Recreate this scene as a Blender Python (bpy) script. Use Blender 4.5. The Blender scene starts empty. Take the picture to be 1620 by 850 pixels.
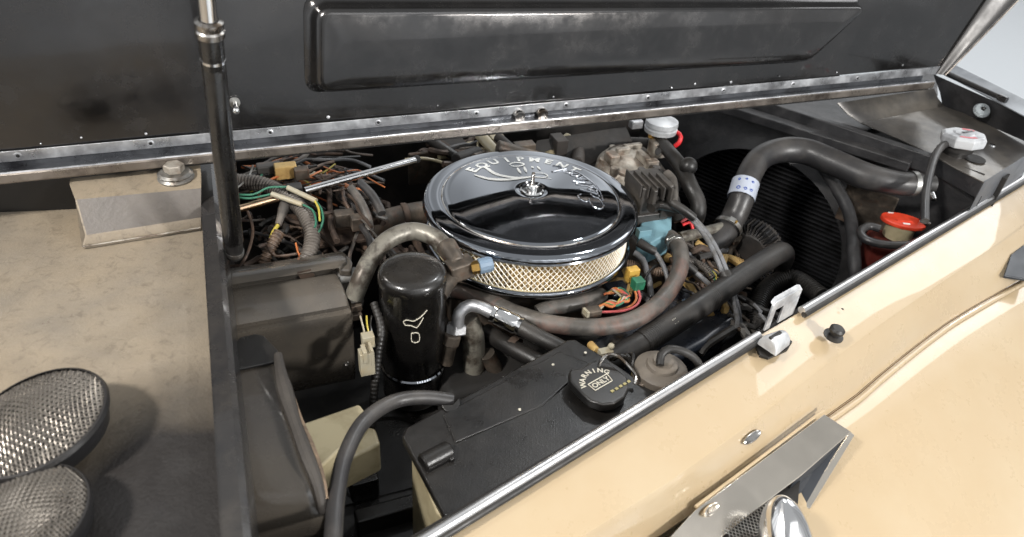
import bpy, bmesh, math, random
from mathutils import Vector, Matrix
random.seed(7)
S = bpy.context.scene
COL = S.collection
R_ = math.radians
V = Vector
# ------------------------------------------------------------------ camera
FPX = 1150.0
PITCH, ROLL, CH = R_(35.5), R_(5.0), 0.607
CAM = V((0, 0, CH))
Fw = V((0, math.cos(PITCH), -math.sin(PITCH)))
_r0 = V((1, 0, 0)); _u0 = V((0, math.sin(PITCH), math.cos(PITCH)))
Rt = _r0*math.cos(ROLL) + _u0*math.sin(ROLL)
Up = -_r0*math.sin(ROLL) + _u0*math.cos(ROLL)
cd = bpy.data.cameras.new('camera'); cam = bpy.data.objects.new('camera', cd); COL.objects.link(cam)
cd.sensor_width = 36; cd.lens = 36*FPX/1620; cd.clip_start = .02; cd.clip_end = 60
cam.matrix_world = Matrix(((Rt.x, Up.x, -Fw.x, CAM.x), (Rt.y, Up.y, -Fw.y, CAM.y), (Rt.z, Up.z, -Fw.z, CAM.z), (0, 0, 0, 1)))
cd.dof.use_dof = True; cd.dof.focus_distance = 1.10; cd.dof.aperture_fstop = 5.0
S.camera = cam
S.render.resolution_x = 1024; S.render.resolution_y = 537
# ------------------------------------------------------------------ world and lamps (indoor showroom)
w = bpy.data.worlds.new('World'); S.world = w; w.use_nodes = True
bg = w.node_tree.nodes['Background']
bg.inputs[1].default_value = .48
def world_nodes():
    # a showroom: pale walls with vertical panelling, darker ceiling
    nt = w.node_tree; L = nt.links.new; N_ = nt.nodes.new
    tc = N_('ShaderNodeTexCoord'); sp_ = N_('ShaderNodeSeparateXYZ'); L(tc.outputs['Generated'], sp_.inputs[0])
    def M_(op, a, b=None, c=None):
        m = N_('ShaderNodeMath'); m.operation = op
        for i, v in enumerate((a, b, c)):
            if v is None: continue
            if isinstance(v, (int, float)): m.inputs[i].default_value = v
            else: L(v, m.inputs[i])
        return m.outputs[0]
    az = M_('ARCTAN2', sp_.outputs[0], sp_.outputs[1])
    st = M_('MULTIPLY_ADD', M_('SINE', M_('MULTIPLY', az, 34)), .22, .78)
    st2 = M_('MULTIPLY_ADD', M_('SINE', M_('MULTIPLY_ADD', az, 3.0, .6)), .35, .85)
    wall = M_('MULTIPLY', st, st2)
    r = N_('ShaderNodeMapRange'); r.interpolation_type = 'SMOOTHSTEP'
    r.inputs['From Min'].default_value = .68; r.inputs['From Max'].default_value = .80
    L(sp_.outputs[2], r.inputs['Value'])
    mx = N_('ShaderNodeMix'); mx.data_type = 'FLOAT'
    L(r.outputs['Result'], mx.inputs[0]); L(M_('MULTIPLY', wall, 1.75), mx.inputs[2]); mx.inputs[3].default_value = .85
    cm = N_('ShaderNodeCombineColor'); L(M_('MULTIPLY', mx.outputs[0], .97), cm.inputs[0]); L(mx.outputs[0], cm.inputs[1]); L(M_('MULTIPLY', mx.outputs[0], 1.03), cm.inputs[2])
    L(cm.outputs[0], bg.inputs[0])
world_nodes()
def lamp(name, loc, tgt, size, watts, col=(1, .97, .92), sy=None, spot=None):
    l = bpy.data.lights.new(name, 'AREA'); l.energy = watts; l.color = col; l.size = size
    if sy: l.shape = 'RECTANGLE'; l.size_y = sy
    else: l.shape = 'DISK'
    o = bpy.data.objects.new(name, l); COL.objects.link(o); o.location = loc
    o.rotation_euler = (V(tgt)-V(loc)).to_track_quat('-Z', 'Y').to_euler()
    return o
lamp('ceiling_spot_right', (1.95, -.65, .92), (.4, .85, 0), .24, 44, (1, .985, .96))
lamp('ceiling_spot_left', (-1.35, -.55, 1.9), (-.42, .72, 0), .28, 10.5, (1, .965, .92)).data.spread = R_(75)
lamp('ceiling_spot_far', (.9, 2.4, 2.3), (.5, 1, 0), .16, 14, (.95, .98, 1))
lamp('added_lamp_beyond', (3.6, 5.2, 2.6), (3.4, 4.6, -1), .6, 30, (.95, .98, 1))  # lamp added to brighten the pale floor beyond the bay
for k in range(8):
    a_ = V((.7+k*.36, -1.9+k*.10, 2.75)); t_ = lamp('added_reflection_tube', a_, a_-V((0, 0, 1)), .07, 2.2, (.97, .98, 1), sy=2.4)  # tubes added to put bright stripes into the lid's reflection
    t_.rotation_euler = (0, 0, R_(-24))
lamp('added_softbox_front_right', (2.9, 2.7, 1.9), (.7, .9, -.1), 1.1, 14, (.96, .98, 1), sy=1.6)  # soft lamp added for white reflections in the tan paint
lamp('added_softbox_front', (1.0, 3.6, 2.5), (.5, .9, -.1), .5, 6, (.96, .98, 1), sy=1.8)  # second added soft lamp, for paint reflections and rims on hoses
S.view_settings.view_transform = 'Standard'; S.view_settings.look = 'None'
S.view_settings.exposure = .38; S.view_settings.gamma = 1
S.render.engine = 'CYCLES'

# ------------------------------------------------------------------ maths helpers
def at(px, py, z):
    d = Fw + Rt*((px-810)/FPX) - Up*((py-425)/FPX)
    return CAM + d*((z-CH)/d.z)
def on(px, py, P0, n):
    d = Fw + Rt*((px-810)/FPX) - Up*((py-425)/FPX)
    return CAM + d*((P0-CAM).dot(n)/d.dot(n))
def depth(P): return (P-CAM).dot(Fw)
def pxm(px, P): return px*depth(P)/FPX
Z = V((0, 0, 1))
A0 = at(0, 292, .085); A1 = at(1455, 142, .085)
H = (A1-A0).normalized()            # along the bonnet hinge, towards the radiator
N = V((H.y, -H.x, 0))               # square to it, towards the near wing
def PT(l): return [at(*q) for q in l]

# ------------------------------------------------------------------ materials
def lin(c):
    return tuple(((x/255)/12.92 if x/255 <= .04045 else ((x/255+.055)/1.055)**2.4) for x in c)+(1,)
MC = {}
def mat(name, c, rough=.5, metal=0, coat=0, c2=None, amt=0., sc=8., lo=.45, hi=.65, bump=0., bsc=200., spec=.5,
        dust=0., dustc=(150, 139, 124), rvar=.12, trans=0, wave=0., crough=.05, scratch=0., c3=None, sc3=30, amt3=0.):
    if name in MC: return MC[name]
    m = bpy.data.materials.new(name); m.use_nodes = True; MC[name] = m
    nt = m.node_tree; b = nt.nodes['Principled BSDF']; L = nt.links.new
    tc = nt.nodes.new('ShaderNodeTexCoord'); co = tc.outputs['Object']
    def noise(s, det=6, r=.6, dist=0):
        n = nt.nodes.new('ShaderNodeTexNoise'); n.inputs['Scale'].default_value = s
        n.inputs['Detail'].default_value = det; n.inputs['Roughness'].default_value = r
        n.inputs['Distortion'].default_value = dist; L(co, n.inputs['Vector']); return n.outputs['Fac']
    def ramp(fac, lo, hi, a=0., z=1.):
        r = nt.nodes.new('ShaderNodeMapRange'); r.inputs['From Min'].default_value = lo; r.inputs['From Max'].default_value = hi
        r.inputs['To Min'].default_value = a; r.inputs['To Max'].default_value = z; r.clamp = True
        L(fac, r.inputs['Value']); return r.outputs['Result']
    def mixc(fac, a, c_):
        x = nt.nodes.new('ShaderNodeMix'); x.data_type = 'RGBA'
        L(fac, x.inputs[0])
        if hasattr(a, 'is_linked') or hasattr(a, 'links'): L(a, x.inputs[6])
        else: x.inputs[6].default_value = a
        x.inputs[7].default_value = c_; return x.outputs[2]
    base = lin(c); cur = base
    if c2: cur = mixc(ramp(noise(sc), lo, hi, 0, amt or 1), cur, lin(c2))
    if c3: cur = mixc(ramp(noise(sc3, 8, .7, .6), .52, .68, 0, amt3 or 1), cur, lin(c3))
    if dust:
        g = nt.nodes.new('ShaderNodeNewGeometry'); s = nt.nodes.new('ShaderNodeSeparateXYZ'); L(g.outputs['Normal'], s.inputs[0])
        upw = ramp(s.outputs[2], -.1, 1, .25, 1)
        mm = nt.nodes.new('ShaderNodeMath'); mm.operation = 'MULTIPLY'
        L(upw, mm.inputs[0]); L(ramp(noise(14, 8, .65), .3, .75, dust*.12, dust*.75), mm.inputs[1])
        df = mm.outputs[0]; dust = dust*.42
        cur = mixc(df, cur, lin(dustc))
        # fine specks of dust and lint
        sp = ramp(noise(700, 2, .5), .72, .80, 0, min(.6, dust*2+.05)); cur = mixc(sp, cur, lin((190, 180, 165)))
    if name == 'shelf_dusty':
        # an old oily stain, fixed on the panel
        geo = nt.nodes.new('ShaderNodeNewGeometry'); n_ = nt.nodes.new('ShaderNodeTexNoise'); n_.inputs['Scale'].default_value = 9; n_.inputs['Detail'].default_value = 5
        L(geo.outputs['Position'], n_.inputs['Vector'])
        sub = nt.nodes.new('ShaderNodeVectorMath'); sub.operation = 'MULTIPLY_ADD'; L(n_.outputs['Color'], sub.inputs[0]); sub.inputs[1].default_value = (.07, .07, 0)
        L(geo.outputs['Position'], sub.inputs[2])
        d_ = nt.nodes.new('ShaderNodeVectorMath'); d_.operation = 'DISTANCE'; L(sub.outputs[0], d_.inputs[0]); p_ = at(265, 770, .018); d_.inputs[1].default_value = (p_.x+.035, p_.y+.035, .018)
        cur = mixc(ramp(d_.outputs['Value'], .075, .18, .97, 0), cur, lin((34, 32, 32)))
    if cur is not base: L(cur, b.inputs['Base Color'])
    else: b.inputs['Base Color'].default_value = base
    rr = ramp(noise(22, 7, .65), .3, .75, max(.02, rough-rvar*rough), min(1, rough+rvar*2*rough+.02+dust*.3))
    L(rr, b.inputs['Roughness'])
    b.inputs['Metallic'].default_value = metal; b.inputs['Specular IOR Level'].default_value = spec
    b.inputs['Coat Weight'].default_value = coat; b.inputs['Coat Roughness'].default_value = crough
    if trans: b.inputs['Transmission Weight'].default_value = trans
    last = None
    def bmp(fac, strength, dist):
        nonlocal last
        x = nt.nodes.new('ShaderNodeBump'); x.inputs['Strength'].default_value = strength; x.inputs['Distance'].default_value = dist
        L(fac, x.inputs['Height'])
        if last: L(last, x.inputs['Normal'])
        last = x.outputs['Normal']
    if bump: bmp(noise(bsc, 5, .6), bump, .001)
    if wave: bmp(noise(6, 2, .4), wave, .02)
    if scratch:
        mp = nt.nodes.new('ShaderNodeMapping'); mp.inputs['Scale'].default_value = (900, 12, 900); mp.inputs['Rotation'].default_value = (.3, .2, .9)
        L(co, mp.inputs[0]); n = nt.nodes.new('ShaderNodeTexNoise'); n.inputs['Scale'].default_value = 1; L(mp.outputs[0], n.inputs['Vector'])
        bmp(n.outputs['Fac'], scratch, .0006)
    if last: L(last, b.inputs['Normal'])
    return m

M = dict(
 hood=mat('hood_black', (66, 65, 65), .14, .9, .6, c2=(74, 72, 71), sc=4, lo=.42, hi=.62, wave=.16, bump=.05, bsc=120, dust=.07, crough=.06, rvar=.9, scratch=.12),
 alu=mat('aluminium_strip', (205, 206, 208), .36, .85, c2=(160, 160, 162), sc=30, lo=.4, hi=.6, bump=.25, bsc=260, rvar=.5),
 rail=mat('rail_metal', (132, 124, 116), .3, .7, c2=(84, 76, 70), sc=18, bump=.2, bsc=180, rvar=.5),
 darkrail=mat('rail_dark', (84, 86, 90), .3, .6, c2=(40, 40, 43), sc=12, bump=.1, rvar=.5),
 chrome=mat('chrome', (222, 221, 220), .10, 1, rvar=.1),
 trim=mat('trim_steel', (226, 217, 203), .20, 1, rvar=.1),
 strip=mat('strip_chrome', (226, 224, 222), .30, 1, rvar=.1),
 chromed=mat('chrome_worn', (175, 172, 168), .22, 1, c2=(110, 98, 86), sc=40, lo=.5, hi=.6, bump=.1),
 steel=mat('zinc_steel', (165, 164, 160), .38, .85, c2=(105, 98, 90), sc=30, bump=.25, bsc=300),
 silverplastic=mat('latch_silver', (198, 199, 200), .36, .25, bump=.12, bsc=500, c2=(150, 150, 152), sc=25),
 brass=mat('brass', (196, 158, 92), .3, 1),
 black=mat('black_plastic', (10, 10, 11), .33, c2=(20, 19, 19), sc=10, bump=.12, bsc=350, dust=.10),
 blackgloss=mat('black_gloss_paint', (150, 153, 158), .05, 1, 0, rvar=.5, wave=.02),
 canister=mat('canister_black', (7, 7, 8), .22, 0, .5, crough=.12, bump=.06, bsc=90, dust=.10, c2=(24, 23, 22), sc=12, rvar=.5),
 cover=mat('cover_black', (10, 10, 11), .30, c2=(20, 19, 19), sc=7, bump=.2, bsc=420, dust=.06, rvar=.35, scratch=.1),
 heater=mat('heater_plastic', (74, 70, 65), .20, 0, .5, c2=(90, 83, 74), sc=6, bump=.15, bsc=300, dust=.16, rvar=.3),
 duct=mat('duct_plastic', (66, 61, 56), .24, 0, .5, c2=(74, 68, 60), sc=6, bump=.15, bsc=200, dust=.12, rvar=.3),
 rubber=mat('rubber', (15, 15, 16), .42, c2=(34, 32, 31), sc=25, bump=.3, bsc=160, dust=.14, rvar=.2),
 rubberold=mat('rubber_dusty', (56, 54, 52), .46, c2=(96, 91, 86), sc=22, bump=.35, bsc=140, dust=.3, rvar=.2, c3=(118, 74, 60), sc3=12, amt3=.5),
 hosegrey=mat('hose_grey', (38, 38, 40), .36, c2=(60, 58, 57), sc=18, bump=.25, bsc=160, dust=.12),
 wiregrey=mat('plug_wire_grey', (112, 113, 116), .42, c2=(84, 82, 80), sc=60, dust=.12),
 loom=mat('loom_grey', (96, 90, 84), .42, c2=(62, 56, 52), sc=40, dust=.15),
 loomrust=mat('loom_copper', (108, 88, 72), .45, c2=(60, 48, 42), sc=60, dust=.2),
 sleeve=mat('pipe_silver_dull', (128, 124, 114), .38, .35, c2=(70, 62, 54), sc=35, lo=.45, hi=.6, bump=.35, bsc=120, dust=.15, c3=(40, 36, 33), sc3=40, amt3=.8),
 shelf=mat('shelf_dusty', (118, 110, 99), .38, c2=(140, 126, 106), sc=3.2, lo=.38, hi=.66, bump=.8, bsc=240, dust=.30, dustc=(176, 160, 134), c3=(70, 62, 55), sc3=75, amt3=.5, rvar=.35, scratch=.12),
 shelfbox=mat('shelf_box', (90, 85, 81), .45, c2=(98, 92, 86), sc=7, lo=.45, hi=.65, bump=1.0, bsc=150, dust=.2),
 flange=mat('flange_grey', (34, 34, 36), .26, .2, .5, c2=(58, 55, 52), sc=12, lo=.5, hi=.7, bump=.2, dust=.12),
 bay=mat('bay_black', (13, 12, 12), .7, c2=(30, 26, 23), sc=9, bump=.4, bsc=60, dust=.06),
 bayplate=mat('bay_plate', (30, 28, 27), .6, c2=(52, 46, 42), sc=12, bump=.4, bsc=120, dust=.12),
 grease=mat('greasy_metal', (62, 56, 50), .46, .45, c2=(112, 100, 88), sc=25, bump=.6, bsc=120, dust=.22, c3=(96, 58, 36), sc3=35, amt3=.6),
 castalu=mat('cast_aluminium', (172, 165, 154), .5, .55, c2=(96, 84, 72), sc=30, bump=.6, bsc=150, dust=.2, c3=(128, 84, 52), sc3=25, amt3=.5),
 rust=mat('rusty_steel', (78, 64, 54), .6, .3, c2=(48, 38, 32), sc=25, bump=.5, bsc=120),
 pan=mat('pan_metal', (62, 61, 61), .34, .45, c2=(104, 99, 92), sc=8, lo=.42, hi=.62, bump=.2, bsc=160, dust=.25),
 panblack=mat('support_black', (36, 36, 38), .5, c2=(58, 57, 58), sc=20, bump=.7, bsc=180, dust=.08),
 panside=mat('support_grey', (84, 86, 90), .42, .2, c2=(104, 104, 106), sc=10, bump=.15),
 fins=mat('radiator_fins', (46, 46, 48), .5, .4, c2=(24, 24, 24), sc=30),
 tan=mat('tan_paint', (179, 158, 126), .28, 0, 1, crough=.02, c2=(183, 164, 134), sc=4, rvar=.2, wave=.06, bump=.06, bsc=500, spec=.5),
 cream=mat('cream_plastic', (184, 172, 140), .30, 0, .4, c2=(146, 132, 100), sc=14, bump=.15, dust=.2),
 white=mat('white_connector', (158, 151, 132), .45, c2=(160, 148, 122), sc=60),
 foam=mat('foam_edge', (132, 112, 92), .9, c2=(70, 58, 48), sc=50, bump=.8, bsc=200),
 pleat=mat('filter_paper', (206, 184, 140), .85, c2=(190, 166, 120), sc=60, bump=.2),
 mesh=mat('filter_mesh', (238, 232, 218), .4, .1),
 redcap=mat('red_cap', (214, 66, 38), .4, c2=(186, 56, 34), sc=30, bump=.15, bsc=200),
 redtank=mat('red_tank', (92, 30, 22), .5, c2=(58, 24, 18), sc=12, dust=.1),
 red=mat('red_wire', (206, 40, 44), .4),
 green=mat('green_wire', (50, 104, 82), .4), yellow=mat('yellow_wire', (172, 156, 66), .4),
 orange=mat('orange_wire', (184, 112, 66), .4, c2=(160, 80, 40), sc=60), pink=mat('pink_wire', (190, 92, 92), .4),
 brown=mat('brown_wire', (86, 68, 56), .5, c2=(50, 44, 40), sc=60),
 gconn=mat('green_connector', (44, 108, 80), .4, c2=(40, 84, 66), sc=60), yconn=mat('yellow_connector', (196, 158, 72), .45, c2=(160, 122, 54), sc=60),
 yellowold=mat('cream_connector', (196, 164, 104), .45, c2=(160, 126, 74), sc=30),
 blue=mat('blue_housing', (122, 162, 174), .42, c2=(100, 136, 146), sc=20, dust=.12),
 bluecap=mat('blue_cap', (112, 130, 148), .35, bump=.1),
 valve=mat('valve_cover_blue', (26, 34, 46), .25, 0, .3, c2=(34, 40, 50), sc=10, dust=.14, wave=.1),
 print=mat('white_print', (214, 214, 210), .35), printold=mat('worn_print', (190, 184, 168), .6),
 blackprint=mat('black_print', (24, 22, 18), .6),
 ylabel=mat('yellow_label', (150, 136, 44), .5, c2=(92, 84, 40), sc=30),
 decal=mat('white_decal', (176, 182, 194), .3), decalblue=mat('blue_decal', (50, 80, 160), .3),
 floor=mat('floor_light', (214, 217, 219), .5),
 greybody=mat('grey_body', (160, 164, 168), .35, c2=(104, 107, 111), sc=5),
 darktrim=mat('dark_trim', (36, 39, 44), .4),
 horn=mat('horn_black', (30, 30, 32), .35, .2, dust=.12), hornmesh=mat('horn_mesh', (128, 122, 114), .30, .8, c2=(80, 76, 72), sc=20, dust=.15),
)
# ------------------------------------------------------------------ geometry helpers (all in world coordinates)
def ortho(d):
    d = d.normalized(); a = V((0, 0, 1)) if abs(d.z) < .9 else V((1, 0, 0))
    x = d.cross(a).normalized(); return x, d.cross(x).normalized()
def join(*gs):
    Vs, Fs = [], []
    for v, f in gs:
        o = len(Vs); Vs += v; Fs += [tuple(i+o for i in q) for q in f]
    return Vs, Fs
def smooth_path(pts, step=.006):
    out = []; n = len(pts)
    if n == 2: return [pts[0], pts[1]]
    for i in range(n-1):
        p0 = pts[max(0, i-1)]; p1 = pts[i]; p2 = pts[i+1]; p3 = pts[min(n-1, i+2)]
        k = max(2, int((p2-p1).length/step)); k = min(k, 60)
        for j in range(k):
            t = j/k
            out.append(.5*((2*p1)+(p2-p0)*t+(2*p0-5*p1+4*p2-p3)*t*t+(3*p1-p0-3*p2+p3)*t**3))
    out.append(pts[-1]); return out
def tube(pts, r, n=14, step=.006, ends=True, corr=0., pitch=.004, lump=0.):
    if corr: step = pitch/2
    P = smooth_path(pts, step); m = len(P)
    if corr:
        # resample evenly so that ribs are even
        L = [0]
        for i in range(1, m): L.append(L[-1]+(P[i]-P[i-1]).length)
        k = max(4, int(L[-1]/(pitch/4))); Q = []; j = 0
        for i in range(k+1):
            s = L[-1]*i/k
            while j < m-2 and L[j+1] < s: j += 1
            t = (s-L[j])/max(1e-9, L[j+1]-L[j]); Q.append(P[j].lerp(P[j+1], min(1, t)))
        P = Q; m = len(P)
    vs, fs = [], []
    x, y = ortho(P[1]-P[0]); ph = random.random()*6
    for i, p in enumerate(P):
        d = (P[min(m-1, i+1)]-P[max(0, i-1)]).normalized()
        x = (x-d*x.dot(d)).normalized(); y = d.cross(x)
        t = i/(m-1)
        rr = r if not isinstance(r, (list, tuple)) else (lambda u: r[int(u)]+(r[min(len(r)-1, int(u)+1)]-r[int(u)])*(u-int(u)))(t*(len(r)-1))
        if corr: rr *= 1+(corr if i % 4 < 2 else -corr)
        if lump: rr *= 1+lump*math.sin(i*.37+ph)*math.sin(i*.11)
        for k in range(n):
            a = 2*math.pi*k/n; vs.append(p+x*(math.cos(a)*rr)+y*(math.sin(a)*rr))
    for i in range(m-1):
        for k in range(n):
            a, b = i*n+k, i*n+(k+1) % n; fs.append((a, b, b+n, a+n))
    if ends: fs.append(tuple(range(n-1, -1, -1))); fs.append(tuple((m-1)*n+k for k in range(n)))
    return vs, fs
def lathe(prof, c, ax=Z, n=48, caps=True, a0=0, a1=2*math.pi):
    """prof: (radius, height along ax)"""
    ax = ax.normalized(); x, y = ortho(ax); vs, fs = [], []
    full = abs(a1-a0-2*math.pi) < 1e-6; cnt = n if full else n+1
    for r, h in prof:
        for k in range(cnt):
            a = a0+(a1-a0)*k/n; vs.append(c+ax*h+x*(math.cos(a)*max(r, 1e-5))+y*(math.sin(a)*max(r, 1e-5)))
    for i in range(len(prof)-1):
        for k in range(n):
            a, b = i*cnt+k, i*cnt+(k+1) % cnt; fs.append((a, b, b+cnt, a+cnt))
    if caps and full:
        fs.append(tuple(range(n-1, -1, -1))); fs.append(tuple((len(prof)-1)*n+k for k in range(n)))
    return vs, fs
def cyl(a, b, r, r2=None, n=24, bev=0):
    d = (b-a); L = d.length; r2 = r if r2 is None else r2
    if bev: return lathe([(r-bev, 0), (r, bev), (r2, L-bev), (r2-bev, L)], a, d, n)
    return lathe([(r, 0), (r2, L)], a, d, n)
def prism(poly, ext):
    n = len(poly); vs = [V(p) for p in poly]+[V(p)+ext for p in poly]
    fs = [tuple(range(n)), tuple(range(2*n-1, n-1, -1))]+[(i, (i+1) % n+0, (i+1) % n+n, i+n)[::-1] for i in range(n)]
    return vs, fs
def box(c, x, y, z):
    """centre and three half-axis vectors"""
    vs = [c+x*i+y*j+z*k for i in (-1, 1) for j in (-1, 1) for k in (-1, 1)]
    return vs, [(0, 1, 3, 2), (4, 6, 7, 5), (0, 4, 5, 1), (2, 3, 7, 6), (0, 2, 6, 4), (1, 5, 7, 3)]
def bar(a, b, w, h, up=Z):
    d = (b-a); s = d.cross(up).normalized(); u = s.cross(d).normalized()
    return box((a+b)/2, d/2, s*w/2, u*h/2)
def loft(rows, closed=False):
    n = len(rows[0]); vs = [p for r in rows for p in r]; fs = []
    for i in range(len(rows)-1):
        for k in range(n if closed else n-1):
            a, b = i*n+k, i*n+(k+1) % n; fs.append((a, b, b+n, a+n))
    return vs, fs
def sheet(rows, th):
    """thick sheet: loft plus a copy shifted by th, rims closed"""
    a = loft(rows); b = loft([[p+th for p in r] for r in rows]); n = len(rows[0]); m = len(rows); o = n*m
    v, f = join(a, (b[0], [q[::-1] for q in b[1]]))
    for k in range(n-1):
        f.append((k, k+o, k+1+o, k+1)); e = (m-1)*n; f.append((e+k, e+k+1, e+k+1+o, e+k+o))
    for i in range(m-1):
        f.append((i*n, (i+1)*n, (i+1)*n+o, i*n+o)); e = n-1; f.append((i*n+e, i*n+e+o, (i+1)*n+e+o, (i+1)*n+e))
    return v, f
def grid(p00, p10, p11, p01, nu=10, nv=10, fn=None):
    rows = []
    for j in range(nv+1):
        t = j/nv; r = []
        for i in range(nu+1):
            s = i/nu; p = (p00*(1-s)+p10*s)*(1-t)+(p01*(1-s)+p11*s)*t
            if fn: p = p+fn(s, t)
            r.append(p)
        rows.append(r)
    return rows
def sphere(c, r, n=20, sq=V((1, 1, 1)), ax=Z):
    prof = [(math.sin(math.pi*i/12)*r, -math.cos(math.pi*i/12)*r) for i in range(13)]
    return lathe(prof, c, ax, n, caps=False)
def text_geo(s, size, ext=.0004, shear=0, font_bold=.0):
    cu = bpy.data.curves.new('t', 'FONT'); cu.body = s; cu.size = size; cu.extrude = ext; cu.align_x = 'CENTER'; cu.align_y = 'CENTER'
    cu.shear = shear; cu.offset = font_bold; cu.resolution_u = 3
    o = bpy.data.objects.new('t', cu); COL.objects.link(o); dg = bpy.context.evaluated_depsgraph_get()
    me = bpy.data.meshes.new_from_object(o.evaluated_get(dg))
    g = ([v.co.copy() for v in me.vertices], [tuple(p.vertices) for p in me.polygons])
    bpy.data.objects.remove(o); bpy.data.meshes.remove(me); return g
def place(g, O, x, y, z):
    return [O+x*v.x+y*v.y+z*v.z for v in g[0]], g[1]

# ------------------------------------------------------------------ object helpers
def mk(name, g, m, origin, smooth=True, bevel=0., ang=35, seg=2):
    me = bpy.data.meshes.new(name); me.from_pydata([tuple(V(v)-origin) for v in g[0]], [], g[1])
    bm = bmesh.new(); bm.from_mesh(me); bmesh.ops.recalc_face_normals(bm, faces=bm.faces); bm.to_mesh(me); bm.free()
    me.update(); me.materials.append(m)
    if smooth:
        me.polygons.foreach_set('use_smooth', [True]*len(me.polygons))
        if not bevel: me.set_sharp_from_angle(angle=R_(ang))
    o = bpy.data.objects.new(name, me); COL.objects.link(o)
    if bevel:
        md = o.modifiers.new('bevel', 'BEVEL'); md.width = bevel; md.segments = seg; md.limit_method = 'ANGLE'; md.angle_limit = R_(28); md.harden_normals = True
    return o
class T:
    def __init__(s, name, label, cat, loc, group=None, kind=None):
        s.L = V(loc); e = bpy.data.objects.new(name, None); COL.objects.link(e); e.location = s.L; e.empty_display_size = .02
        e['label'] = label; e['category'] = cat
        if group: e['group'] = group
        if kind: e['kind'] = kind
        s.e = e
    def add(s, name, g, m, parent=None, label=None, stuff=False, **k):
        o = mk(name, g, M[m] if isinstance(m, str) else m, s.L, **k); o.parent = parent or s.e
        if label: o['label'] = label
        if stuff: o['kind'] = 'stuff'
        return o
def one(name, g, m, label, cat, group=None, kind=None, **k):
    n = len(g[0]); c = sum((V(v) for v in g[0]), V((0, 0, 0)))/n; c.z = min(v[2] for v in g[0])
    o = mk(name, g, M[m] if isinstance(m, str) else m, c, **k); o.location = c
    if kind: o['kind'] = kind
    if label and kind != 'structure': o['label'] = label; o['category'] = cat
    if group: o['group'] = group
    return o
def struct(name, g, m, **k): return one(name, g, m, None, None, kind='structure', **k)
def hexnut(c, ax, r, h): return lathe([(r*.9, 0), (r, h*.12), (r, h*.88), (r*.85, h)], c, ax, 6)

# ================================================================== SETTING
struct('floor', loft([[V((-6, -4, -1.0)), V((9, -4, -1.0))], [V((-6, 12, -1.0)), V((9, 12, -1.0))]]), 'floor')
# engine bay shell: floor, inner wings, firewall
fA = at(330, 270, .05); fB = at(377, 850, .05); FD = (fB-fA).normalized()       # firewall edge
sA = at(661, 850, -.05); sB = at(1620, 281, -.05); SD = (sB-sA).normalized()
sN = V((SD.y, -SD.x, 0))
struct('engine_bay_floor', loft([[V((-.9, 0, -.62)), V((1.4, .6, -.62))], [V((-.9, 2.2, -.62)), V((1.6, 2.2, -.62))]]), 'bay')
fw0 = fA-FD*.45; fw1 = fB+FD*.25
struct('firewall', sheet([[V((fw0.x, fw0.y, -.62)), V((fw1.x, fw1.y, -.62))], [V((fw0.x, fw0.y, .03)), V((fw1.x, fw1.y, .03))]], -H*.012), 'bayplate')
w0 = sA-SD*.5-sN*.012; w1 = sB+SD*.35-sN*.012
struct('inner_wing_near', sheet([[V((w0.x, w0.y, -.62)), V((w1.x, w1.y, -.62))], [V((w0.x, w0.y, -.062)), V((w1.x, w1.y, -.062))]], sN*.006), 'bay')
q0 = A0-H*.1-N*.40; q1 = A1+H*.2-N*.40
struct('inner_wing_far', sheet([[V((q0.x, q0.y, -.62)), V((q1.x, q1.y, -.62))], [V((q0.x, q0.y, -.02)), V((q1.x, q1.y, -.02))]], -N*.006), 'bayplate')

# ================================================================== HINGE RAIL + HOOD
X0 = A0-H*.55; X1 = A1+H*.035
def sweep(prof, a, b, off=V((0, 0, 0))):
    """prof: (n, z) relative to line a-b, closed profile"""
    r0 = [a+N*n+Z*z+off for n, z in prof]; r1 = [b+N*n+Z*z+off for n, z in prof]
    v, f = loft([r0, r1], closed=True); k = len(prof)
    f.append(tuple(range(k))); f.append(tuple(range(2*k-1, k-1, -1))); return v, f
rail = T('hinge_rail', 'long dark metal bonnet hinge rail crossing the bay above the air cleaner', 'rail', (X0+X1)/2)
rail.add('rail_face', sweep([(0, 0), (.0015, .002), (.0015, .0125), (0, .0145), (-.004, .0145), (-.004, 0)], X0, X1), 'rail')
rail.add('rail_lip', tube([X0+Z*.0145-N*.0015, X1+Z*.0145-N*.0015], .0016, n=8), 'alu')
rail.add('rail_gutter', sweep([(-.004, .012), (-.004, .006), (-.034, .006), (-.034, .016), (-.032, .016), (-.031, .009)], X0, X1), 'darkrail')
rail.add('rail_web', sweep([(-.008, .006), (-.008, -.006), (-.032, -.006), (-.032, .006)], X0, X1), 'bay')
O = A0-N*.036+Z*.016                 # foot of the open hood skin
LEAN = R_(3)
hv = (Z*math.cos(LEAN)-N*math.sin(LEAN)).normalized(); hn = H.cross(hv).normalized()
if hn.dot(N) < 0: hn = -hn
def hp(px, py, off=0.): return on(px, py, O+hn*off, hn)
def hs(P): d = P-O; return d.dot(H), d.dot(hv)
def hq(s, t, off=0.): return O+H*s+hv*t+hn*off
e0s, e0t = hs(hp(1482, 118)); e1s, e1t = hs(hp(1585, 0))
dirx = (e1s-e0s)/(e1t-e0t)
hood = T('open_hood', 'black inside of the open bonnet with a raised rectangular pressing', 'car bonnet', O+H*.8)
TOPH = .46
rows = []
NU, NVv = 60, 24
for j in range(NVv+1):
    t = .016+(TOPH-.016)*j/NVv; send = e0s+dirx*(t-e0t); r = []
    for i in range(NU+1):
        s = -.6+(send+.6)*i/NU
        o_ = .0012*math.sin(s*7+1)*math.sin(t*11)+.0008*math.sin(s*23+t*9)
        r.append(hq(s, t, o_))
    rows.append(r)
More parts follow.
